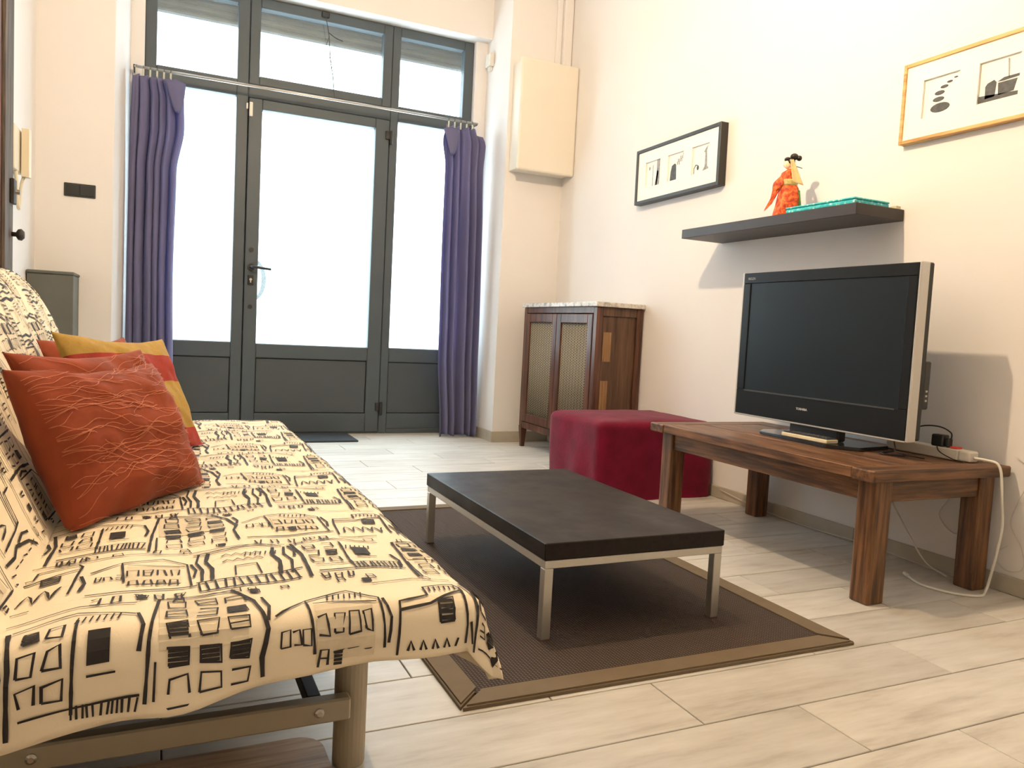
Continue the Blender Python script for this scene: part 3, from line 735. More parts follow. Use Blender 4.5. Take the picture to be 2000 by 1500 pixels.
kp = obj('keypad', bx((2.067, 1.909, TZ+.0272), (2.114, 2.111, TZ+.031), .001), BLACKP, rc_)
for i in range(7):
    for j in range(3): obj('button', bx((2.073+.013*j, 1.93+.022*i, TZ+.0311), (2.081+.013*j, 1.942+.022*i, TZ+.0325)), mat('button_grey', (.12, .12, .12), .5), kp)
# power strip, plugs, cables
ps = thing('power_strip', (2.35, 1.70, TZ), 'white power strip with a red rocker switch on the wooden table', 'power strip')
obj('body', bx((2.318, 1.615, TZ+.0003), (2.366, 1.88, TZ+.036), .004, 2), WHITEP, ps)
obj('rocker_switch', bx((2.326, 1.625, TZ+.0362), (2.356, 1.650, TZ+.042), .002), mat('red_switch', (.75, .06, .04), .4), ps)
obj('end_plug', bx((2.320, 1.575, TZ+.002), (2.364, 1.6145, TZ+.036), .006, 2), WHITEP, ps)
bm = bmesh.new(); tube(bm, [(2.342, 1.578, TZ+.016), (2.343, 1.535, TZ+.016), (2.347, 1.506, TZ+.012), (2.351, 1.494, TZ-.008), (2.355, 1.490, TZ-.045), (2.358, 1.486, TZ-.10), (2.362, 1.480, .22), (2.366, 1.492, .13), (2.366, 1.505, .05), (2.35, 1.505, .008), (2.30, 1.49, .0045), (2.24, 1.53, .0045), (2.215, 1.62, .0045), (2.25, 1.70, .0045)], .0042, 8, 5)
obj('cord', bm, WHITEP, ps, smooth=True)
bm = bmesh.new(); tube(bm, [(2.25, 1.70, .007), (2.262, 1.722, .007)], .0065, 8); obj('cord_tip', bm, WHITEP, ps)
ad = thing('mains_adapter', (2.34, 1.70, TZ+.036), 'small black mains adapter plugged into the power strip', 'adapter')
obj('body', bx((2.322, 1.672, TZ+.0362), (2.356, 1.715, TZ+.075), .004), BLACKP, ad)
bm = bmesh.new(); tube(bm, [(2.320, 1.69, TZ+.040), (2.308, 1.67, TZ+.022), (2.305, 1.62, TZ+.006), (2.306, 1.58, TZ+.003)], .0016, 6, 5); obj('cable', bm, BLACKP, ad)
bp = thing('black_plug', (2.34, 1.664, TZ+.036), 'black plug with an arching cable in the power strip', 'plug')
obj('plug', bx((2.33, 1.656, TZ+.0362), (2.352, 1.670, TZ+.066), .004), BLACKP, bp)
bm = bmesh.new(); tube(bm, [(2.341, 1.656, TZ+.064), (2.341, 1.66, TZ+.085), (2.335, 1.70, TZ+.10), (2.32, 1.76, TZ+.092), (2.29, 1.82, TZ+.05), (2.265, 1.80, TZ+.013), (2.215, 1.76, TZ+.0105), (2.18, 1.70, TZ+.0105), (2.22, 1.655, TZ+.0035)], .0024, 7, 6); obj('cable', bm, BLACKP, bp, smooth=True)
def cable(name, pts, r, m_, label, cat='cable', group=None, sub=6):
    bm = bmesh.new(); tube(bm, pts, r, 7, sub); return tag(obj(name, bm, m_, smooth=True), label, cat, group)
cable('power_cable', [(2.302, 1.93, TZ+.0032), (2.298, 1.83, TZ+.0032), (2.22, 1.792, TZ+.0032), (2.155, 1.765, TZ+.0032), (2.19, 1.715, TZ+.0032), (2.25, 1.735, TZ+.0032)], .0026, BLACKP, 'black cable curling on the table below the television')
cable('drooping_cable', [(2.405, 2.12, .33), (2.40, 2.09, .255), (2.40, 2.02, .225), (2.405, 1.95, .27), (2.41, 1.92, .33)], .0022, BLACKP, 'black cable drooping in a loop behind the wooden table')
GREYW = mat('grey_white_wire', (.62, .60, .56), .5)
cable('skirting_wire', [(2.421, 2.85, .045), (2.420, 2.6, .018), (2.418, 2.3, .006), (2.418, 2.0, .014), (2.42, 1.75, .003), (2.42, 1.60, .004)], .0018, GREYW, 'thin whitish wire running along the right skirting tiles')
cable('looped_wire', [(2.432, 1.93, .26), (2.433, 1.80, .275), (2.433, 1.71, .265), (2.433, 1.74, .19), (2.433, 1.68, .14), (2.433, 1.62, .19), (2.433, 1.66, .26)], .0016, GREYW, 'thin pale wire hanging in loops on the wall behind the table')
cable('wall_wire', [(2.433, 1.95, .27), (2.433, 1.93, .20), (2.433, 1.945, .12), (2.433, 1.95, .06)], .0014, GREYW, 'thin pale wire dropping straight down the wall to the skirting')
cable('coiled_wire', [(2.432, 1.50, .43), (2.434, 1.45, .39), (2.434, 1.48, .30), (2.434, 1.50, .22), (2.434, 1.46, .15), (2.433, 1.45, .09), (2.434, 1.50, .07), (2.434, 1.54, .11), (2.434, 1.50, .15)], .0014, GREYW, 'thin pale wire coiling down the wall beside the table end')
cable('slack_wire', [(2.40, 1.90, .20), (2.39, 1.82, .11), (2.385, 1.74, .03), (2.385, 1.66, .004)], .0028, WHITEP, 'white cord hanging slack behind the near rear table leg')

# ================================================================ POUF AND CABINET
VEL = mat('burgundy_velvet', srgb(108, 12, 42), .85, vary=.22, vscale=14, bscale=90, bstr=.3, sheen=.12, spec=.2)
bm = bmesh.new(); bmesh.ops.create_cube(bm, size=2); bmesh.ops.subdivide_edges(bm, edges=list(bm.edges), cuts=26, use_grid_fill=True)
pc, ph_ = Vector((2.105, 3.165, .18)), Vector((.315, .255, .18))
for v_ in bm.verts:
    q = v_.co.copy(); rr_ = .16
    c_ = Vector([max(-1+rr_, min(1-rr_, t)) for t in q]); d = q-c_
    if q.z < -.5: c_.z = q.z; d.z = 0
    if d.length > 1e-6: q = c_ + d.normalized()*rr_ if d.length > 0 else q
    p = Vector([pc[i]+q[i]*ph_[i] for i in range(3)])
    side = max(abs(q.x), abs(q.y)) > .85
    t = (1-q.z)/2
    if side:
        a = p.x+p.y*1.3
        k_ = .006*math.sin(a*24)*t + .010*noise.noise(Vector((p.x*7, p.y*7, p.z*3))) + .010*t
        out = Vector((q.x*(abs(q.x) > .8), q.y*(abs(q.y) > .8), 0)); p += out*k_
    else: p.z += .010*(1-q.x*q.x)*(1-q.y*q.y)*(1 if q.z > 0 else 0) + .003*noise.noise(p*9)
    p.z = max(p.z, .001); p.x = min(p.x, 2.424)
    v_.co = p
pf = obj('pouf', bm, VEL, smooth=True); tag(pf, 'burgundy velvet covered cube pouf standing between cabinet and wooden table', 'pouf')

CBX, CBR, CBY0, CBY1, CBZ = 2.135, 2.432, 3.585, 4.495, .922
cab = thing('marble_cabinet', ((CBX+CBR)/2, (CBY0+CBY1)/2, 0), 'old wooden two-door cabinet with lattice fronts and marble top in corner', 'cabinet')
CW = wood('cabinet_wood', srgb(68, 42, 32), srgb(98, 62, 46), 2, .32, 7); CWS = wood('cabinet_side_wood', srgb(80, 57, 43), srgb(100, 74, 55), 2, .55, 7)
m, n, b = nt('veined_marble'); v = coords(n, (1, 1, 1)); f_ = noise_tex(n, v, 16, 8, .75)
n.links.new(ramp(n, f_, [(.3, (.14, .135, .135)), (.43, (.42, .40, .38)), (.54, (.72, .69, .64)), (.63, (.34, .31, .28)), (.72, (.66, .62, .57))]), b.inputs['Base Color']); b.inputs['Roughness'].default_value = .2
obj('marble_top', bx((CBX-.014, CBY0-.014, CBZ-.026), (CBR, CBY1+.012, CBZ), .004, 2), m, cab)
ZB = .135
p_ = .04
for x, y in ((CBX, CBY0), (CBX, CBY1-p_), (CBR-p_, CBY0), (CBR-p_, CBY1-p_)):
    obj('corner_post', bx((x, y, ZB+.002), (x+p_, y+p_, CBZ-.0265), .004), CW, cab)
    bm = bmesh.new(); cx, cy = x+p_/2, y+p_/2
    loft(bm, [[(cx+sx*r_, cy+sy*r_, z) for sx, sy in ((-1, -1), (1, -1), (1, 1), (-1, 1))] for r_, z in ((.012, 0), (.013, .03), (.0195, .112), (.020, ZB+.0015))]); obj('foot', bm, CW, cab)
# side panels (near and far)
for y0, y1, near in ((CBY0+.004, CBY0+.03, 1), (CBY1-.03, CBY1-.004, 0)):
    for z0, z1 in ((ZB, ZB+.05), (CBZ-.075, CBZ-.0265)): obj('side_rail', bx((CBX+p_, y0, z0), (CBR-p_, y1, z1), .002), CWS, cab)
    sp_ = obj('side_panel', bx((CBX+p_, y0+.010, ZB+.05), (CBR-p_, y1-.004, CBZ-.075)), CWS, cab)
    if near:
        PT = wood('pale_patch_wood', srgb(138, 104, 68), srgb(158, 122, 84), 2, .5)
        obj('repair_patch', bx((CBX+p_+.012, y0+.006, .60), (CBX+p_+.062, y0+.0098, .76)), PT, sp_); obj('repair_patch', bx((CBX+p_+.008, y0+.006, .33), (CBX+p_+.056, y0+.0098, .495)), PT, sp_)
obj('back_board', bx((CBR-.016, CBY0+p_, ZB), (CBR-.004, CBY1-p_, CBZ-.0265)), CWS, cab)
obj('bottom_board', bx((CBX+.01, CBY0+.03, ZB), (CBR-.016, CBY1-.03, ZB+.016)), CWS, cab)
obj('front_rail', bx((CBX+.002, CBY0+p_, ZB-.012), (CBX+.03, CBY1-p_, ZB+.03), .002), CW, cab); obj('front_rail', bx((CBX+.002, CBY0+p_, CBZ-.062), (CBX+.03, CBY1-p_, CBZ-.0265), .002), CW, cab)
m, n, b = nt('metal_lattice_fabric'); v = coords(n, (1, 1, 1)); out = []
for rx in (math.radians(38), math.radians(-38)):
    mp = n.nodes.new('ShaderNodeMapping'); mp.inputs['Rotation'].default_value = (rx, 0, 0); n.links.new(v, mp.inputs[0])
    t = n.nodes.new('ShaderNodeTexWave'); t.bands_direction = 'Y'; t.inputs['Scale'].default_value = 34; n.links.new(mp.outputs[0], t.inputs[0]); out.append(t.outputs[1])
mx_ = n.nodes.new('ShaderNodeMath'); mx_.operation = 'MAXIMUM'; n.links.new(out[0], mx_.inputs[0]); n.links.new(out[1], mx_.inputs[1])
n.links.new(ramp(n, mx_.outputs[0], [(.62, srgb(40, 32, 26)), (.88, srgb(112, 97, 75)), (1, srgb(192, 176, 142))]), b.inputs['Base Color']); b.inputs['Roughness'].default_value = .5
bump(n, b, mx_.outputs[0], .7, .006); LAT = m
ymid = (CBY0+CBY1)/2
for y0, y1, op in ((CBY0+p_+.002, ymid-.002, 1), (ymid+.002, CBY1-p_-.002, 0)):
    z0, z1 = ZB+.034, CBZ-.066; st = .052; x0, x1 = CBX-.004, CBX+.018
    dr = thing('door', (CBX, y0 if op else y1, ZB)); dr.parent = cab; dr.location = Vector((CBX, y0 if op else y1, ZB)) - cab.location
    for lo, hi in (((x0, y0, z0), (x1, y0+st, z1)), ((x0, y1-st, z0), (x1, y1, z1))): obj('door_stile', bx(lo, hi, .003), CW, dr)
    for lo, hi in (((x0, y0+st, z0), (x1, y1-st, z0+st)), ((x0, y0+st, z1-st), (x1, y1-st, z1))): obj('door_rail', bx(lo, hi, .003), CW, dr)
    bm = bmesh.new(); N = 60
    grid(bm, [[(CBX+.009+.0035*math.sin(i*2*math.pi*9/N), y0+st-.002+(y1-y0-2*st+.004)*i/N, z) for i in range(N+1)] for z in (z0+st-.002, z1-st+.002)])
    g_ = obj('lattice', bm, LAT, dr, smooth=True); solid(g_, .002)

# ================================================================ RIGHT WALL: shelf, frames, doll
sf = obj('wall_shelf', bx((2.200, 1.985, 1.209), (XR-.0005, 2.975, 1.250), .0015), mat('black_brown_shelf', srgb(52, 46, 44), .45, vary=.12, vscale=14)); tag(sf, 'long black-brown floating shelf on the wall above the television', 'shelf')
def picture(name, y0, y1, z0, z1, depth, fw_, fm, label, arts, tilt=0):
    e = thing(name, (XR, (y0+y1)/2, (z0+z1)/2), label, 'picture frame'); xw = XR-.0005; xf = xw-depth
    for lo, hi in (((xf, y0, z0), (xw, y0+fw_, z1)), ((xf, y1-fw_, z0), (xw, y1, z1)), ((xf, y0+fw_, z0), (xw, y1-fw_, z0+fw_)), ((xf, y0+fw_, z1-fw_), (xw, y1-fw_, z1))):
        obj('frame_side', bx(lo, hi, .0015), fm, e)
    MATB = mat('white_mat_board', (.88, .88, .82), .9, vary=.01)
    a, c_ = y0+fw_, y1-fw_; zz0, zz1 = z0+fw_, z1-fw_; xm = xf+.006
    n_ = 3; ow = (c_-a)*.20; gap = ((c_-a)-n_*ow)/(n_+1); oz0, oz1 = zz0+(zz1-zz0)*.25, zz0+(zz1-zz0)*.77
    bm = bmesh.new(); box(bm, (xm, a, zz0), (xm+.008, c_, oz0)); box(bm, (xm, a, oz1), (xm+.008, c_, zz1)); yy = a
    opens = []
    for i in range(n_):
        box(bm, (xm, yy, oz0), (xm+.008, yy+gap, oz1)); opens.append((yy+gap, yy+gap+ow)); yy += gap+ow
    box(bm, (xm, yy, oz0), (xm+.008, c_, oz1)); obj('mat_board', bm, MATB, e)
    for (ya, yb), art in zip(reversed(opens), arts):
        ph = obj('photo', bx((xm+.0085, ya-.002, oz0-.002), (xm+.010, yb+.002, oz1+.002)), mat('photo_paper', (.86, .84, .80), .6, vary=.03), e)
        art(ph, xm+.0083, yb, ya, oz0, oz1)          # yb is the left side as seen from the room
    if tilt: e.rotation_euler = (tilt, 0, 0)
    return e
INKP = mat('photo_dark', (.07, .075, .08), .6, vary=.3, vscale=60); MIDP = mat('photo_grey', (.30, .29, .28), .6, vary=.35, vscale=80)
def flat(ph, x, yl, yr, zb, zt, poly, m_):
    bm = bmesh.new(); prism(bm, [(yl+(yr-yl)*a, zb+(zt-zb)*c_) for a, c_ in poly], x-.0006, x, 0); obj('print', bm, m_, ph)
def ell(cx, cy, rx, ry, n_=16): return [(cx+rx*math.cos(2*math.pi*k/n_), cy+ry*math.sin(2*math.pi*k/n_)) for k in range(n_)]
def art_stones(ph, x, yl, yr, zb, zt):
    for cx, cy, rx, ry in ((.48, .20, .27, .12), (.42, .42, .16, .062), (.44, .58, .14, .055), (.56, .71, .11, .042), (.70, .80, .08, .03), (.86, .87, .055, .022)): flat(ph, x, yl, yr, zb, zt, ell(cx, cy, rx, ry), INKP)
def art_cups(ph, x, yl, yr, zb, zt):
    flat(ph, x, yl, yr, zb, zt, [(0, .03), (.95, .03), (.95, .12), (0, .2)], INKP)
    flat(ph, x, yl, yr, zb, zt, [(.16, .1), (.40, .12), (.42, .45), (.36, .52), (.2, .47), (.15, .4)], INKP)
    flat(ph, x, yl, yr, zb, zt, [(.48, .12), (.85, .15), (.92, .42), (.46, .42)], INKP)
    flat(ph, x, yl, yr, zb, zt, [(.44, .45), (.6, .52), (.97, .52), (.97, .46), (.6, .44)], INKP); flat(ph, x, yl, yr, zb, zt, [(.70, .5), (.725, .5), (.70, .92), (.66, .96)], MIDP)
def art_post(ph, x, yl, yr, zb, zt):
    flat(ph, x, yl, yr, zb, zt, [(.70, .0), (1, .0), (1, 1), (.72, 1)], MIDP); flat(ph, x, yl, yr, zb, zt, [(.62, .0), (.76, .0), (.84, .55), (.74, .6)], INKP)
    flat(ph, x, yl, yr, zb, zt, [(.44, .0), (.47, .0), (.47, .85), (.44, .85)], MIDP); flat(ph, x, yl, yr, zb, zt, ell(.22, .74, .05, .07), MIDP)
def art_bldg(ph, x, yl, yr, zb, zt):
    flat(ph, x, yl, yr, zb, zt, [(.12, .0), (.52, .02), (.48, .58), (.40, .64), (.22, .58), (.15, .35)], INKP)
    for k in range(9):
        a, c_ = .55+.05*k, .55+.08*math.sin(k*2.1)+.03*k; flat(ph, x, yl, yr, zb, zt, [(a, c_), (a+.05, c_+.02), (a+.02, c_+.14), (a-.02, c_+.11)], MIDP)
def art_tower(ph, x, yl, yr, zb, zt):
    flat(ph, x, yl, yr, zb, zt, [(.58, .06), (.96, .10), (.84, .2), (.80, .75), (.86, .93), (.74, .85), (.64, .72), (.72, .7), (.71, .2)], MIDP)
    flat(ph, x, yl, yr, zb, zt, ell(.32, .22, .06, .09), INKP); flat(ph, x, yl, yr, zb, zt, [(.08, .0), (.11, 0), (.12, .22), (.2, .31), (.30, .30), (.29, .33), (.18, .35), (.09, .24)], INKP)
BLKF = mat('black_frame_wood', srgb(46, 44, 42), .4, vary=.1); OAK = wood('light_oak_frame', srgb(200, 152, 92), srgb(222, 178, 118), 1, .45)
picture('picture_frame', 2.985, 3.695, 1.478, 1.775, .045, .018, BLKF, 'black picture frame holding three small grey street photographs', [art_post, art_bldg, art_tower], math.radians(-.8))
picture('picture_frame', 1.31, 2.012, 1.479, 1.760, .030, .013, OAK, 'light oak picture frame holding photographs of dark pebbles and cups', [art_stones, art_cups, art_stones])
# doll
DX, DY, DZ = 2.285, 2.405, 1.2503
doll = thing('kimono_doll', (DX, DY, DZ), 'small doll in an orange kimono with black hair buns on the shelf', 'doll')
m, n, b = nt('orange_brocade'); v = coords(n); f_ = noise_tex(n, v, 70, 3)
n.links.new(ramp(n, f_, [(.35, srgb(168, 48, 18)), (.5, srgb(222, 88, 34)), (.66, srgb(238, 138, 70))]), b.inputs['Base Color']); b.inputs['Roughness'].default_value = .6
KIM = m
def dsec(z, cx, cy, rx, ry, fold=0, n_=24): return [(DX+cx+rx*math.cos(a)*(1+fold*math.sin(5*a+1)), DY+cy+ry*math.sin(a)*(1+fold*math.sin(5*a+1)), DZ+z) for a in [2*math.pi*k/n_ for k in range(n_)]]
bm = bmesh.new(); loft(bm, [dsec(0, 0, .012, .036, .042, .05), dsec(.015, 0, .010, .037, .043, .07), dsec(.04, 0, 0, .038, .046, .09), dsec(.08, 0, -.004, .035, .044, .08), dsec(.115, 0, -.003, .029, .037, .05), dsec(.135, 0, 0, .024, .029, .02), dsec(.160, 0, .004, .030, .034), dsec(.178, 0, .002, .027, .029), dsec(.190, 0, 0, .012, .013), dsec(.194, 0, 0, .007, .008)])
kb = obj('kimono', bm, KIM, doll, smooth=True)
bm = bmesh.new(); loft(bm, [dsec(.128, 0, 0, .028, .033), dsec(.132, 0, 0, .0285, .0335), dsec(.146, 0, .002, .0285, .0335), dsec(.150, 0, .002, .028, .032)]); obj('sash', bm, mat('cream_sash', srgb(206, 186, 120), .6, vary=.25, vscale=90), doll, smooth=True)
for sx in (-1, 1):
    bm = bmesh.new(); secs = []
    for t, yy, zz, wy, hz in ((0, .006, .168, .014, .012), (.5, .034, .140, .015, .020), (1, .052, .122, .010, .022)):
        secs.append([(DX+sx*(.022-.010*t)+.006*math.cos(a)*1.2, DY+yy+wy*math.cos(a), DZ+zz+hz*math.sin(a)) for a in [2*math.pi*k/12 for k in range(12)]])
    loft(bm, secs); sl = obj('sleeve', bm, KIM, doll, smooth=True)
    bm = bmesh.new(); prism(bm, [(DY+.026, DZ+.132), (DY+.058, DZ+.124), (DY+.066, DZ+.075), (DY+.088, DZ+.028), (DY+.060, DZ+.060), (DY+.045, DZ+.09)], DX+sx*.013-.003, DX+sx*.013+.003, 0); obj('sleeve_drape', bm, KIM, sl)
bm = bmesh.new(); ball(bm, (DX+.004, DY+.044, DZ+.128), .007, .008, .006); obj('hand', bm, mat('porcelain', srgb(244, 224, 190), .4, vary=.02), doll, smooth=True)
bm = bmesh.new(); tube(bm, [(DX, DY, DZ+.186), (DX, DY+.002, DZ+.204)], .0065, 10); ball(bm, (DX, DY+.008, DZ+.213), .0155, .0165, .019); ball(bm, (DX-.001, DY+.0248, DZ+.211), .0022, .003, .003, 8)
hd = obj('head', bm, MATS['porcelain'], doll, smooth=True)
HAIR = mat('black_hair', (.015, .011, .010), .35, vary=.1)
for sx in (-1, 1):
    bm = bmesh.new(); ball(bm, (DX+sx*.006-.002, DY+.0232, DZ+.2165), .002, .0012, .001, 8); obj('eye', bm, HAIR, hd)
bm = bmesh.new(); ball(bm, (DX-.001, DY+.0232, DZ+.204), .0025, .0012, .001, 8); obj('mouth', bm, mat('red_lip', (.5, .03, .03), .5), hd)
hr = None
for c_, r_ in (((0, -.002, .222), (.0185, .0165, .016)), ((0, .011, .232), (.0165, .0135, .0095)), ((0, -.013, .242), (.016, .016, .014)), ((0, -.032, .236), (.012, .011, .011))):
    bm = bmesh.new(); ball(bm, (DX+c_[0], DY+c_[1], DZ+c_[2]), *r_); obj('hair_bun', bm, HAIR, hd, smooth=True)
bm = bmesh.new()
grid(bm, [[(DX-.022-.018*t+.005*math.sin(s_*3), DY+.001-.014*t-.040*s_*(.30+.75*t), DZ+.228-.092*t-.014*s_*t) for s_ in lin(0, 1, 8)] for t in lin(0, 1, 12)])
vl = obj('veil', bm, mat('beige_gauze', srgb(214, 186, 136), .8, vary=.08, vscale=60), doll, smooth=True); solid(vl, .002)
bm = bmesh.new(); prism(bm, [(DY-.036, DZ+.11), (DY-.044, DZ+.105), (DY-.056, DZ+.02), (DY-.052, DZ+.004), (DY-.038, DZ+.004)], DX-.018, DX+.016, 0); obj('green_lining', bm, mat('green_silk', srgb(74, 120, 52), .5, vary=.4, vscale=120), doll)
bm = bmesh.new(); tube(bm, [(DX, DY-.020, DZ+.205), (DX, DY-.046, DZ+.196)], .0015, 6); obj('hair_pin', bm, DARKM, hd)
doll.rotation_euler = (0, 0, math.radians(46))
tq = thing('turquoise_case', (2.25, 2.17, 1.2503), 'flat turquoise case with white speckles lying on the shelf beside the doll', 'case')
m, n, b = nt('turquoise_speckle'); v = coords(n); vo = n.nodes.new('ShaderNodeTexVoronoi'); vo.inputs['Scale'].default_value = 70; n.links.new(v, vo.inputs['Vector'])
n.links.new(ramp(n, vo.outputs['Distance'], [(.1, srgb(214, 248, 246)), (.32, srgb(88, 208, 214)), (.7, srgb(52, 184, 196))]), b.inputs['Base Color']); b.inputs['Roughness'].default_value = .25
bm = bx((2.212, 2.005, 1.2505), (2.385, 2.335, 1.266), .005, 2); lo_ = obj('base', bm, m, tq)
obj('lid', bx((2.210, 2.003, 1.2662), (2.387, 2.337, 1.274), .003), m, tq)
bm = bmesh.new(); prism(bm, [(2.405, 1.992), (2.432, 1.996), (2.428, 2.03), (2.41, 2.022)], 1.2503, 1.262)
tag(obj('folded_paper', bm, mat('yellowed_paper', srgb(214, 204, 170), .8)), 'tiny yellowed folded paper at the wall end of the shelf', 'paper')

# ================================================================ FRONT WALL: meter box, duct, alarm, switch, panel, phone
mb = thing('meter_box', (2.23, 4.58, 1.765), 'cream painted metal box mounted high in the wall corner', 'box')
BOXM = mat('cream_painted_metal', srgb(226, 220, 207), .5, vary=.02, vscale=3)
obj('casing', bx((2.045, 4.535, 1.775), (XR-.004, YW-.0005, 2.448), .003), BOXM, mb)
obj('front_lid', bx((2.03, 4.495, 1.762), (XR-.002, 4.534, 2.458), .012, 2), BOXM, mb)
du = thing('wall_duct', (2.405, 4.63, 2.45), 'white vertical cable duct running up the corner above the metal box', 'duct')
obj('trunking', bx((2.375, 4.612, 2.4495), (2.436, YW-.0005, ZC-.001), .003), WALL, du); obj('pipe', bx((2.335, 4.64, 2.4495), (2.374, YW-.0005, ZC-.001), .004), WALL, du)
al = thing('alarm_detector', (2.0, 4.98, 2.5), 'small white alarm detector fixed on the window reveal', 'detector')
obj('body', bx((1.985, 4.93, 2.515), (2.0195, 5.01, 2.60), .006, 2), WHITEP, al); obj('bracket', bx((1.995, 4.95, 2.490), (2.0195, 4.985, 2.5145), .003), WHITEP, al)
sw = thing('wall_switch', (-.388, YW, 1.354), 'black double wall switch plate on the pier beside the curtain', 'switch')
SWM = mat('slate_plastic', srgb(54, 56, 56), .45)
obj('plate', bx((-.461, YW-.008, 1.320), (-.316, YW-.0003, 1.389), .003), SWM, sw)
for x0 in (-.454, -.3865): obj('rocker', bx((x0, YW-.012, 1.327), (x0+.064, YW-.0082, 1.382), .002), mat('slate_rocker', srgb(42, 45, 46), .4), sw)
gp = thing('grey_cupboard', (-.49, 4.5, 0), 'plain dark grey low cupboard box against the wall behind the sofa', 'cupboard')
GP = mat('grey_green_paint', srgb(96, 98, 92), .6, vary=.06)
obj('body', bx((XL+.004, 4.375, 0), (-.388, YW-.001, .902), .003), GP, gp); obj('top_board', bx((XL+.003, 4.368, .9025), (-.384, YW-.001, .918), .004), GP, gp)
ip = thing('intercom_phone', (XL, 3.98, 1.15), 'cream wall intercom handset with a looped cord on the left wall', 'intercom')
obj('base_plate', bx((XL+.0005, 3.86, 1.315), (XL+.028, 4.06, 1.50), .006, 2), CREAMP, ip)
bm = bmesh.new(); loft(bm, [[(XL+.034+d_, 4.01+yy, z) for d_, yy in ((0, -.025), (.028, -.022), (.034, 0), (.028, .022), (0, .025))] for d_, z in ((0, 1.30), (0, 1.505))])
obj('handset', bm, CREAMP, ip)
bm = bmesh.new(); tube(bm, [(XL+.02, 3.94, 1.315), (XL+.024, 3.945, 1.26), (XL+.026, 3.96, 1.18), (XL+.026, 3.985, 1.16), (XL+.026, 4.01, 1.19), (XL+.03, 4.015, 1.26), (XL+.04, 4.01, 1.30)], .007, 8, 6); obj('coiled_cord', bm, CREAMP, ip, smooth=True)

# ================================================================ CURTAINS
rd = thing('curtain_rod', (.9, 4.95, 2.118), 'thin steel curtain rod across the whole glazed front', 'curtain rod')
bm = bmesh.new(); tube(bm, [(-.155, 4.95, 2.116), (1.927, 4.95, 2.120)], .008, 10); obj('rod', bm, STEEL, rd, smooth=True)
for x in (-.1535, 1.918):
    bm = bx((x-.006, 4.945, 2.108), (x+.006, 5.0595 if x < 0 else 5.09, 2.126), .002); obj('bracket', bm, DARKM, rd)
CURT = mat('slate_violet_cloth', srgb(122, 122, 160), .8, vary=.05, vscale=5, bscale=350, bstr=.06, sheen=.25)
nn_ = CURT.node_tree; o_ = nn_.nodes['Material Output']; tl_ = nn_.nodes.new('ShaderNodeBsdfTranslucent'); tl_.inputs[0].default_value = (*srgb(134, 140, 186), 1)
mx2 = nn_.nodes.new('ShaderNodeMixShader'); mx2.inputs[0].default_value = .34; nn_.links.new(nn_.nodes['Principled BSDF'].outputs[0], mx2.inputs[1]); nn_.links.new(tl_.outputs[0], mx2.inputs[2]); nn_.links.new(mx2.outputs[0], o_.inputs[0])
CLIPM = mat('pale_clip', (.55, .56, .48), .45)
def curtain(edges, y0, nf, seed, label, flare, zb, lapel, lsg):
    """edges: list of (z, xleft, xright) from top to bottom"""
    r = random.Random(seed); ph = [r.uniform(0, 6.28) for _ in range(6)]
    e = thing('curtain', ((edges[0][1]+edges[0][2])/2, y0, zb), label, 'curtain', None)
    def xe(z):
        for (z1, a1, b1), (z0, a0, b0) in zip(edges, edges[1:]):
            if z >= z0 or (z0, a0, b0) == edges[-1]:
                t = min(1, max(0, (z1-z)/(z1-z0))); t = t*t*(3-2*t); return a1+(a0-a1)*t, b1+(b0-b1)*t
    rows = []; zt = edges[0][0]; NU, NV = 110, 70
    for j in range(NV+1):
        t = j/NV; row = []
        for i in range(NU+1):
            u = i/NU
            warp = u + .035*math.sin(2*math.pi*u*1.7+ph[0]) * math.sin(math.pi*u)
            z_top = zt - .018*abs(math.sin(math.pi*warp*nf)) - flare*(max(0, u-.75)/.25)**2
            z = z_top + (zb-z_top)*t
            a, c_ = xe(z)
            A = (.020+.018*min(1, t*3))*(1+.25*math.sin(3*u+ph[1]))
            y = y0 + A*math.sin(2*math.pi*nf*warp+ph[2]+.5*math.sin(t*2.4+u*4)) + .010*math.sin(2*math.pi*nf*1.9*warp+ph[3]+t) + .004*noise.noise(Vector((u*9, t*5, seed)))
            x = a+(c_-a)*u + .007*math.cos(2*math.pi*nf*warp+ph[2])
            row.append((x, y, z + (0 if t < .999 else .012*math.sin(u*14+ph[4]))))
        rows.append(row)
    bm = bmesh.new(); grid(bm, rows); cl = obj('cloth', bm, CURT, e, smooth=True); solid(cl, .002)
    xl, zl = lapel
    bm = bmesh.new(); rows = []
    for j in range(9):
        t = j/8; wdt = .050*(1-t)**.6+.004
        rows.append([(xl+(s_-.5)*wdt*2+.012*math.sin(t*2)*lsg, y0-.048-.010*math.sin(math.pi*s_)-.006*t, zl-.17*t-.03*abs(s_-.5)) for s_ in [k_/8 for k_ in range(9)]])
    grid(bm, rows); lp = obj('folded_corner', bm, CURT, e, smooth=True); solid(lp, .003)
    for i in range(nf):
        u = (i+.5)/nf*.9+.03; x = edges[0][1]+(edges[0][2]-edges[0][1])*u
        pts = [(x, 4.95+.0125*math.cos(a), 2.116+.004*(x+.155)/2.082-.0024+.0125*math.sin(a)) for a in [2*math.pi*k/12 for k in range(13)]]
        bm = bmesh.new(); tube(bm, pts, .0016, 5); rg = obj('ring', bm, DARKM, e)
        obj('clip', bx((x-.005, 4.934, 2.062), (x+.005, 4.942, 2.106), .002), CLIPM, rg)
    return e
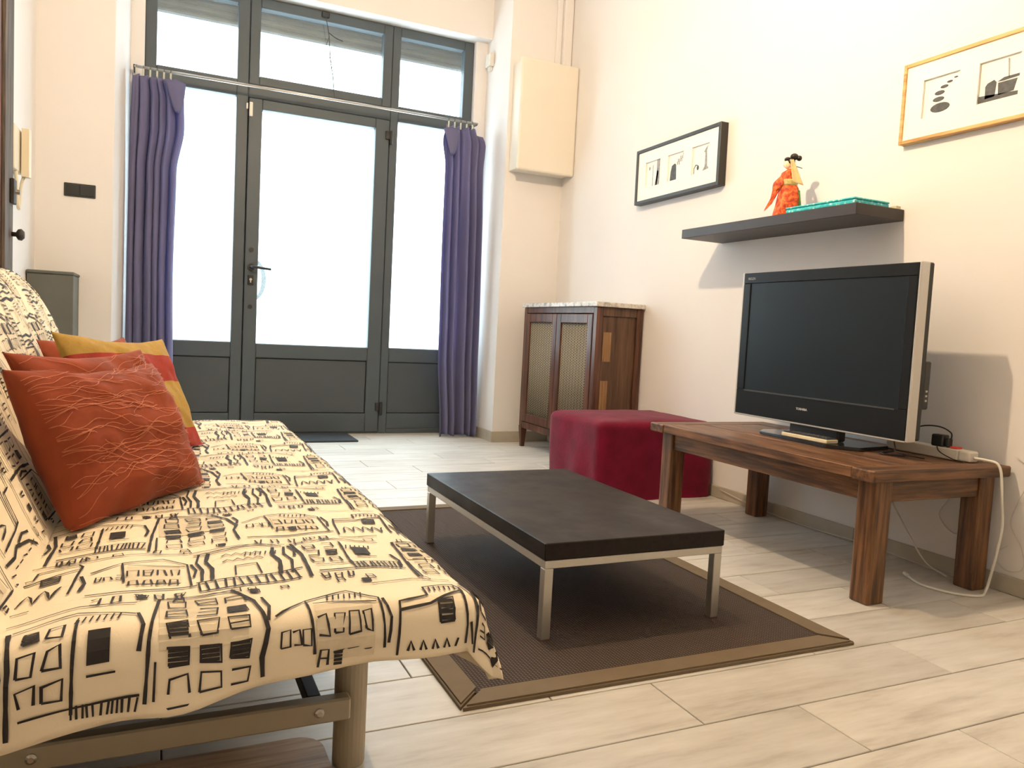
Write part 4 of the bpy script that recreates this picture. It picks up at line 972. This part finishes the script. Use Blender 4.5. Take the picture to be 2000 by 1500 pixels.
curtain([(2.075, -.168, .068), (1.95, -.172, .100), (1.80, -.176, .104), (1.55, -.178, .068), (1.0, -.182, .060), (.02, -.186, .075)], 4.925, 6, 2, 'slate violet curtain hanging bunched beside the wall switch pier', .02, .02, (.058, 2.058), 1)
curtain([(2.075, 1.690, 1.925), (1.97, 1.668, 1.968), (1.80, 1.690, 1.955), (1.4, 1.690, 1.965), (.6, 1.700, 1.975), (.02, 1.735, 1.985)], 4.915, 5, 5, 'slate violet curtain hanging bunched below the metal box, reaching the floor', .05, .012, (1.715, 2.05), 1)
mt = obj('doormat', bx((.46, 4.725, .0005), (1.145, 5.075, .012), .004), mat('dark_blue_grey_mat', srgb(50, 56, 62), .9, vary=.15, vscale=60, bscale=300, bstr=.4)); tag(mt, 'thin dark grey doormat on the floor inside the glazed door', 'doormat')

# ================================================================ PENDANT LAMP (just above the frame)
pl = thing('pendant_lamp', (LAMP_POS.x, LAMP_POS.y, LAMP_POS.z), 'bare bulb pendant lamp hanging over the coffee table', 'lamp')
bm = bmesh.new(); tube(bm, [(LAMP_POS.x, LAMP_POS.y, LAMP_POS.z+.10), (LAMP_POS.x, LAMP_POS.y, ZC-.03)], .003, 8); obj('flex', bm, BLACKP, pl)
bm = bmesh.new(); lathe(bm, [(.018, .045), (.02, .05), (.02, .09), (.008, .10)], LAMP_POS, 16); obj('socket', bm, BLACKP, pl)
bm = bmesh.new(); lathe(bm, [(.05, 0), (.05, .012), (.01, .029)], (LAMP_POS.x, LAMP_POS.y, ZC-.03), 20); obj('ceiling_rose', bm, WHITEP, pl)
m, n, b = nt('lit_bulb'); b.inputs['Base Color'].default_value = (1, 1, 1, 1); b.inputs['Emission Color'].default_value = (*LAMP_COL, 1); b.inputs['Emission Strength'].default_value = LAMP_STRENGTH
bm = bmesh.new(); lathe(bm, [(.001, -.026), (.011, -.023), (.0195, -.012), (.0225, 0), (.020, .014), (.014, .030), (.011, .044)], LAMP_POS, 20); obj('bulb', bm, m, pl, smooth=True)
